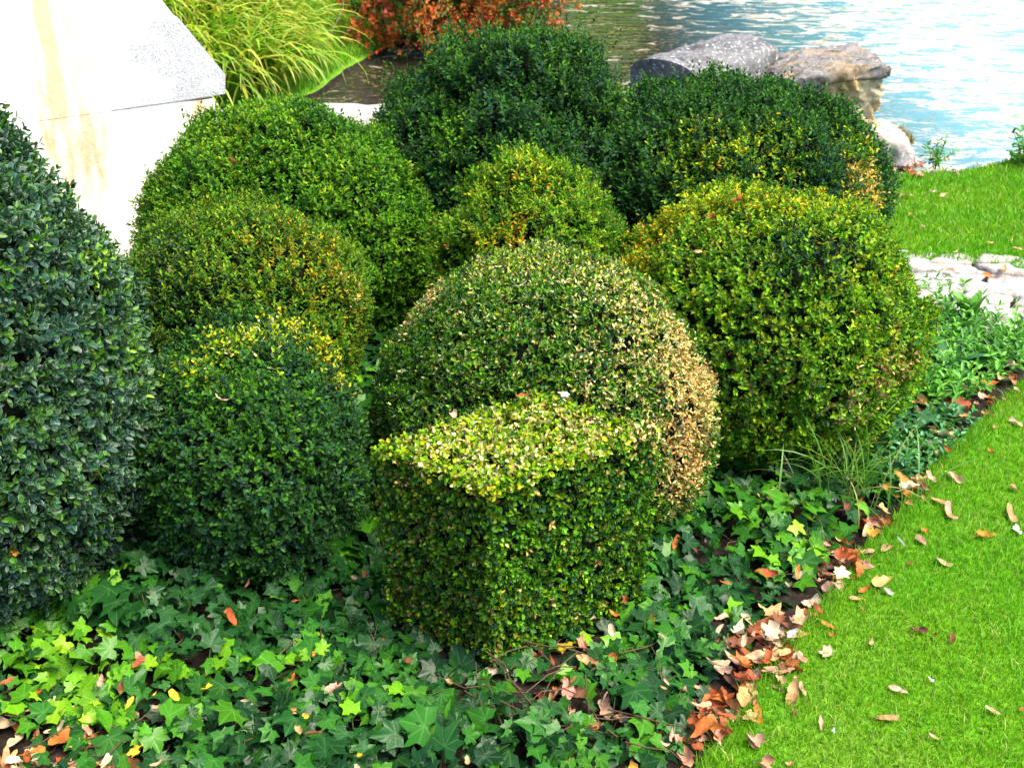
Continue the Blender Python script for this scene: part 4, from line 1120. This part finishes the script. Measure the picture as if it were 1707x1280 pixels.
T = [  # litter strip
 (1337, 1031, 44, 'pale', 'maple', 'large pale lobed leaf at the lawn edge, top of the litter heap'),
 (1288, 1054, 42, 'cream', 'maple', 'large cream leaf lying on the heap left of the pale lobed one'),
 (1201, 1029, 30, 'pink', 'long', 'pinkish rolled leaf stuck upright in the ivy near the cube'),
 (1333, 956, 30, 'cream', 'maple', 'pale cream leaf resting on ivy left of the litter strip'),
 (1400, 956, 38, 'cream', 'maple', 'cream pointed leaf over rusty ones on the litter strip'),
 (1404, 927, 34, 'rust', 'maple', 'dark rust leaf above the cream pointed one'),
 (1451, 889, 30, 'amber', 'maple', 'yellow orange leaf at the top of the litter strip'),
 (1166, 1178, 34, 'pale', 'oval', 'pale pinkish leaf above the big orange lobed one'),
 (1174, 1212, 48, 'orange', 'maple', 'big orange lobed leaf at the bottom of the litter strip'),
 (1209, 1195, 32, 'rust', 'oval', 'deep rust leaf right of the big orange lobed one'),
 (1242, 1067, 34, 'pale', 'long', 'pale rolled leaf on the heap below the cream leaf'),
 (1195, 1108, 36, 'pale', 'oval', 'pale curled leaf at the left side of the litter heap'),
 (1238, 1106, 44, 'orange', 'maple', 'orange brown leaf in the middle of the litter heap'),
 (1281, 1094, 42, 'rust', 'long', 'rust coloured rolled leaf at the right side of the heap'),
 (1180, 903, 22, 'pink', 'rag', 'pinkish scrap in the ivy right of the cube corner'),
 (1126, 905, 30, 'orange', 'long', 'orange brown narrow leaf beside the right face of the cube'),
 (1313, 829, 16, 'orange', 'rag', 'small orange red leaf in the ivy beneath the right ball'),
 (1276, 833, 28, 'pale', 'oval', 'pale leaf in the ivy left of the small orange red one'),
 (1410, 843, 24, 'brown', 'oval', 'brown pink leaf inside the long grass tuft'),
 (1364, 1015, 28, 'rust', 'long', 'rust leaf standing on edge by the pale lobed leaf'),
 (1507, 800, 36, 'orange', 'long', 'orange leaf at the upper end of litter below the periwinkle'),
 (1551, 797, 24, 'pink', 'oval', 'pinkish leaf between the orange one and the pale beige oval'),
 (1515, 814, 40, 'cream', 'maple', 'cream leaf just under the orange one near the periwinkle'),
 (1319, 1058, 26, 'lilac', 'rag', 'lilac grey leaf under the large pale lobed one'),
 (1470, 850, 30, 'tan', 'maple', 'tan leaf at the lawn edge above the yellow orange one'),
 (1390, 975, 36, 'pink', 'long', 'pinkish long leaf below the cream pointed one'),
]
for t in T: single(*t[:6], LITG, z=.055, tilt=.35)
T = [  # in the ivy
 (560, 1147, 38, 'pink', 'maple', 'reddish tan leaf on ivy left of the cube front'),
 (383, 1027, 34, 'rust', 'oval', 'rusty folded leaf on dark ivy under the left ball'),
 (346, 1147, 22, 'yellow', 'rag', 'bright yellow leaf in the light green ivy, rightmost of four yellow ones'),
 (289, 1158, 26, 'yellow', 'oval', 'yellow leaf with green rim in ivy, second from the right'),
 (217, 1170, 26, 'yellow', 'long', 'yellow pointed leaf in ivy, leftmost of four yellow ones'),
 (258, 1157, 12, 'yellow', 'rag', 'tiny yellow scrap between two larger yellow leaves in ivy'),
 (226, 1252, 26, 'yellow', 'maple', 'yellow lobed leaf low in the ivy near the bottom edge'),
 (203, 1146, 26, 'brown', 'oval', 'brown dry leaf in ivy above the yellow pointed one'),
 (523, 1223, 24, 'brown', 'oval', 'brown oval leaf in the ivy at bottom centre left'),
 (498, 1215, 24, 'tan', 'maple', 'tan leaf touching the brown oval one in the ivy'),
 (510, 1194, 18, 'yellow', 'rag', 'small yellow leaf above the brown oval one in the ivy'),
 (57, 1256, 40, 'orange', 'oval', 'large orange brown leaf in the bottom left corner'),
 (10, 1136, 24, 'rust', 'long', 'rust brown leaf in ivy at the left edge'),
 (640, 1067, 18, 'rust', 'rag', 'small rust leaf in ivy left of the cube base'),
 (178, 1272, 32, 'pale', 'oval', 'pale tan leaf at bottom edge, right of the large orange brown one'),
 (262, 1273, 22, 'pale', 'long', 'pale narrow leaf at the bottom edge of the ivy'),
 (599, 1260, 20, 'yellow', 'rag', 'small yellow leaf in ivy at bottom edge centre'),
 (965, 1156, 28, 'brown', 'maple', 'dark brown leaf on bare stems in front of the cube'),
]
for t in T: single(*t[:6], IVYG, z=.098, tilt=.4)
T = [  # on the shrubs
 (1229, 336, 30, 'rust', 'maple', 'red brown leaf on top of the yellow green right ball', 'E'),
 (1184, 364, 18, 'rust', 'rag', 'small dark red leaf left of the larger red brown one on right ball', 'E'),
 (1163, 420, 16, 'tan', 'long', 'small tan leaf on the left shoulder of the right ball', 'E'),
 (369, 668, 30, 'pale', 'long', 'pale orange leaf on the dark left ball', 'C'),
 (163, 785, 28, 'orange', 'long', 'orange curled leaf hanging on the blue green boxwood', 'A'),
 (25, 919, 24, 'orange', 'oval', 'orange leaf low on the blue green boxwood at left edge', 'A'),
 (389, 272, 18, 'brown', 'rag', 'brown leaf on the broad fresh green mound', 'Gm'),
 (744, 412, 12, 'orange', 'rag', 'small orange leaf in the gap left of the small middle mound', 'Hm'),
 (285, 455, 24, 'pale', 'long', 'beige bent leaf on the olive green mound', 'Fm'),
 (878, 660, 36, 'rust', 'long', 'rusty leaf strip at the back edge of the cube top', 'B'),
 (757, 691, 28, 'pale', 'oval', 'beige leaf lying on the left side of the cube top', 'B'),
 (985, 705, 16, 'tan', 'rag', 'tan scrap of leaf on the right side of the cube top', 'B'),
]
for t in T:
    h = HIT[t[6]](t[0], t[1]); h = h + nrm(CAM - h) * (.02 if t[6] != 'A' else .035)
    if t[6] == 'B': h = on_z(t[0], t[1], H_BOX + .012)
    single(*t[:6], BOXG, where=h, tilt=.9 if t[6] != 'B' else .25)
h = on_z(941, 659, H_BOX + .014)
single(941, 659, 18, 'lilac', 'oval', 'pale lilac feather at the back corner of the cube top', None, where=h, tilt=.7, name='feather', cat='feather')
h = HIT['A'](195, 789); h = h + nrm(CAM - h) * .035
single(195, 789, 12, 'white', 'oval', 'small white petal on the blue green boxwood', None, where=h, tilt=.8, name='petal', cat='petal')

# the uncountable litter under and between them
r = np.random.default_rng(99); Vs, Ts, Qs, Us, Cs, o_ = [], [], [], [], [], 0
def litter(x, y, z, size, color, kind):
    global o_
    V, tri, q, uvw, cc_ = make_leaf(kind, size, color, r, None, abs(r.normal(0, .35)), r.uniform(0, 6.28))
    V = V + np.array([x, y, z]); Vs.append(V); Ts.append(tri + o_); Qs.append(q + o_); Us.append(uvw); Cs.append(cc_); o_ += len(V)
cols = ['rust', 'orange', 'tan', 'pink', 'pale', 'brown', 'cream', 'amber']; cw = [.17, .10, .17, .19, .15, .12, .08, .02]
seg = [np.array(p) for p in EDGE[2:13]]
heap = [on_z(*p) for p in [(1265, 1085), (1235, 1120), (1400, 945), (1195, 1205), (1500, 820)]]
for i in range(215):
    if i < 150:
        c0 = heap[r.choice(5, p=[.35, .2, .2, .15, .1])]; x, y = c0[0] + r.normal(0, .045), c0[1] + r.normal(0, .045)
    else:
        k_ = r.integers(len(seg) - 1); t = r.random(); p = seg[k_] * (1 - t) + seg[k_ + 1] * t; off = -abs(r.normal(0, .045)) + .015
        tn = nrm(seg[k_ + 1] - seg[k_]); nn = np.array([tn[1], -tn[0], 0]); p = p + nn * off; x, y = p[0], p[1]
    litter(x, y, r.uniform(.004, .035), r.uniform(.025, .065), r.choice(cols, p=cw), r.choice(['maple', 'oval', 'long', 'rag']))
for (px, py, rad, m) in ((40, 1290, .16, 90), (170, 1310, .15, 60), (930, 1160, .12, 28), (1040, 1260, .12, 30), (1120, 1240, .08, 18), (1560, 690, .1, 14), (1350, 850, .15, 16), (1510, 285, .14, 60), (1580, 290, .16, 16), (1620, 665, .06, 10)):
    c0 = on_z(px, py)
    for _ in range(m): litter(c0[0] + r.normal(0, rad * .55), c0[1] + r.normal(0, rad * .55), r.uniform(.004, .03), r.uniform(.02, .06), r.choice(cols, p=cw), r.choice(['maple', 'oval', 'long', 'rag']))
for i in range(160):
    x, y = r.uniform(-1.0, 1.1), r.uniform(1.2, 2.6)
    if inpoly(np.array([x]), np.array([y]), IVY)[0]: litter(x, y, r.uniform(.03, .085), r.uniform(.015, .035), r.choice(cols, p=cw), r.choice(['oval', 'long', 'rag']))
V, T3, Q4 = np.concatenate(Vs), np.concatenate(Ts), np.concatenate(Qs)
tw = []
for (px, py, rad, m) in ((920, 1160, .13, 34), (1060, 1240, .12, 26), (1240, 1120, .14, 20), (80, 1270, .16, 16), (470, 1220, .3, 24), (1330, 900, .2, 20)):
    c0 = on_z(px, py)
    for _ in range(m):
        a = c0 + np.array([r.normal(0, rad * .6), r.normal(0, rad * .5), r.uniform(.01, .06)])
        if not inpoly(a[:1], a[1:2], IVY)[0] or polydist(a[:1], a[1:2], EDGE)[0] < .1: continue
        d = nrm(np.array([r.normal(), r.normal(), r.normal(0, .15)])); L = r.uniform(.05, .16)
        tw.append(tube([a, a + d * L * .4 + r.normal(0, .006, 3), a + d * L * .7 + r.normal(0, .008, 3), a + d * L], np.linspace(.0018, .001, 4), 4))
tV, tF = join(tw)
Q4 = np.concatenate([Q4, tF + len(V)]); uv = np.concatenate(Us + [np.full((len(tV), 3), .5)]); C_ = np.concatenate(Cs + [np.tile([.12, .07, .04], (len(tV), 1))])
V = np.concatenate([V, tV])
tag(obj('leaf_litter', np_mesh('leaf_litter', V, [T3, Q4], M_DEAD, C_, uvw=uv, smooth=True)), 'mixed brown and rust leaf litter heaped along the lawn edge and under the ivy', 'leaf litter', kind='stuff')

# ------------------------------------------------------------------ light, sky, camera
SUN_EL, SUN_AZ = R_(61), R_(114)              # azimuth clockwise from +Y (north): 90 = right, >90 = right and behind the camera
w = bpy.data.worlds.new('World'); sc.world = w; w.use_nodes = True
nt = w.node_tree; nt.nodes.clear()
sky = nt.nodes.new('ShaderNodeTexSky'); sky.sky_type = 'NISHITA'; sky.sun_disc = False
sky.sun_elevation = SUN_EL; sky.sun_rotation = SUN_AZ; sky.air_density = 1.0; sky.dust_density = 2.0; sky.ozone_density = 1.0
bg = nt.nodes.new('ShaderNodeBackground'); bg.inputs[1].default_value = .075
ow = nt.nodes.new('ShaderNodeOutputWorld'); nt.links.new(sky.outputs[0], bg.inputs[0]); nt.links.new(bg.outputs[0], ow.inputs[0])
ld = bpy.data.lights.new('sun', 'SUN'); ld.energy = 1.5; ld.angle = R_(32); ld.color = (1, .92, .76)
sun = bpy.data.objects.new('sun', ld); link(sun)
sd_ = Vector((math.sin(SUN_AZ) * math.cos(SUN_EL), math.cos(SUN_AZ) * math.cos(SUN_EL), math.sin(SUN_EL)))
sun.rotation_euler = sd_.to_track_quat('Z', 'Y').to_euler()
cd = bpy.data.cameras.new('camera'); cam = bpy.data.objects.new('camera', cd); link(cam)
cam.location = CAM; cam.rotation_euler = (R_(90) - PITCH, 0, 0)
cd.sensor_width = 36; cd.lens = 36 * F / 1707; cd.clip_start = .05; cd.clip_end = 2000
cd.dof.use_dof = True; cd.dof.focus_distance = 2.35; cd.dof.aperture_fstop = 9
sc.camera = cam
sc.view_settings.view_transform = 'Standard'; sc.view_settings.look = 'None'; sc.view_settings.exposure = 2.7; sc.view_settings.gamma = 1
sc.cycles.max_bounces = 6; sc.cycles.transmission_bounces = 3; sc.cycles.diffuse_bounces = 3; sc.cycles.glossy_bounces = 3
sc.cycles.use_denoising = True
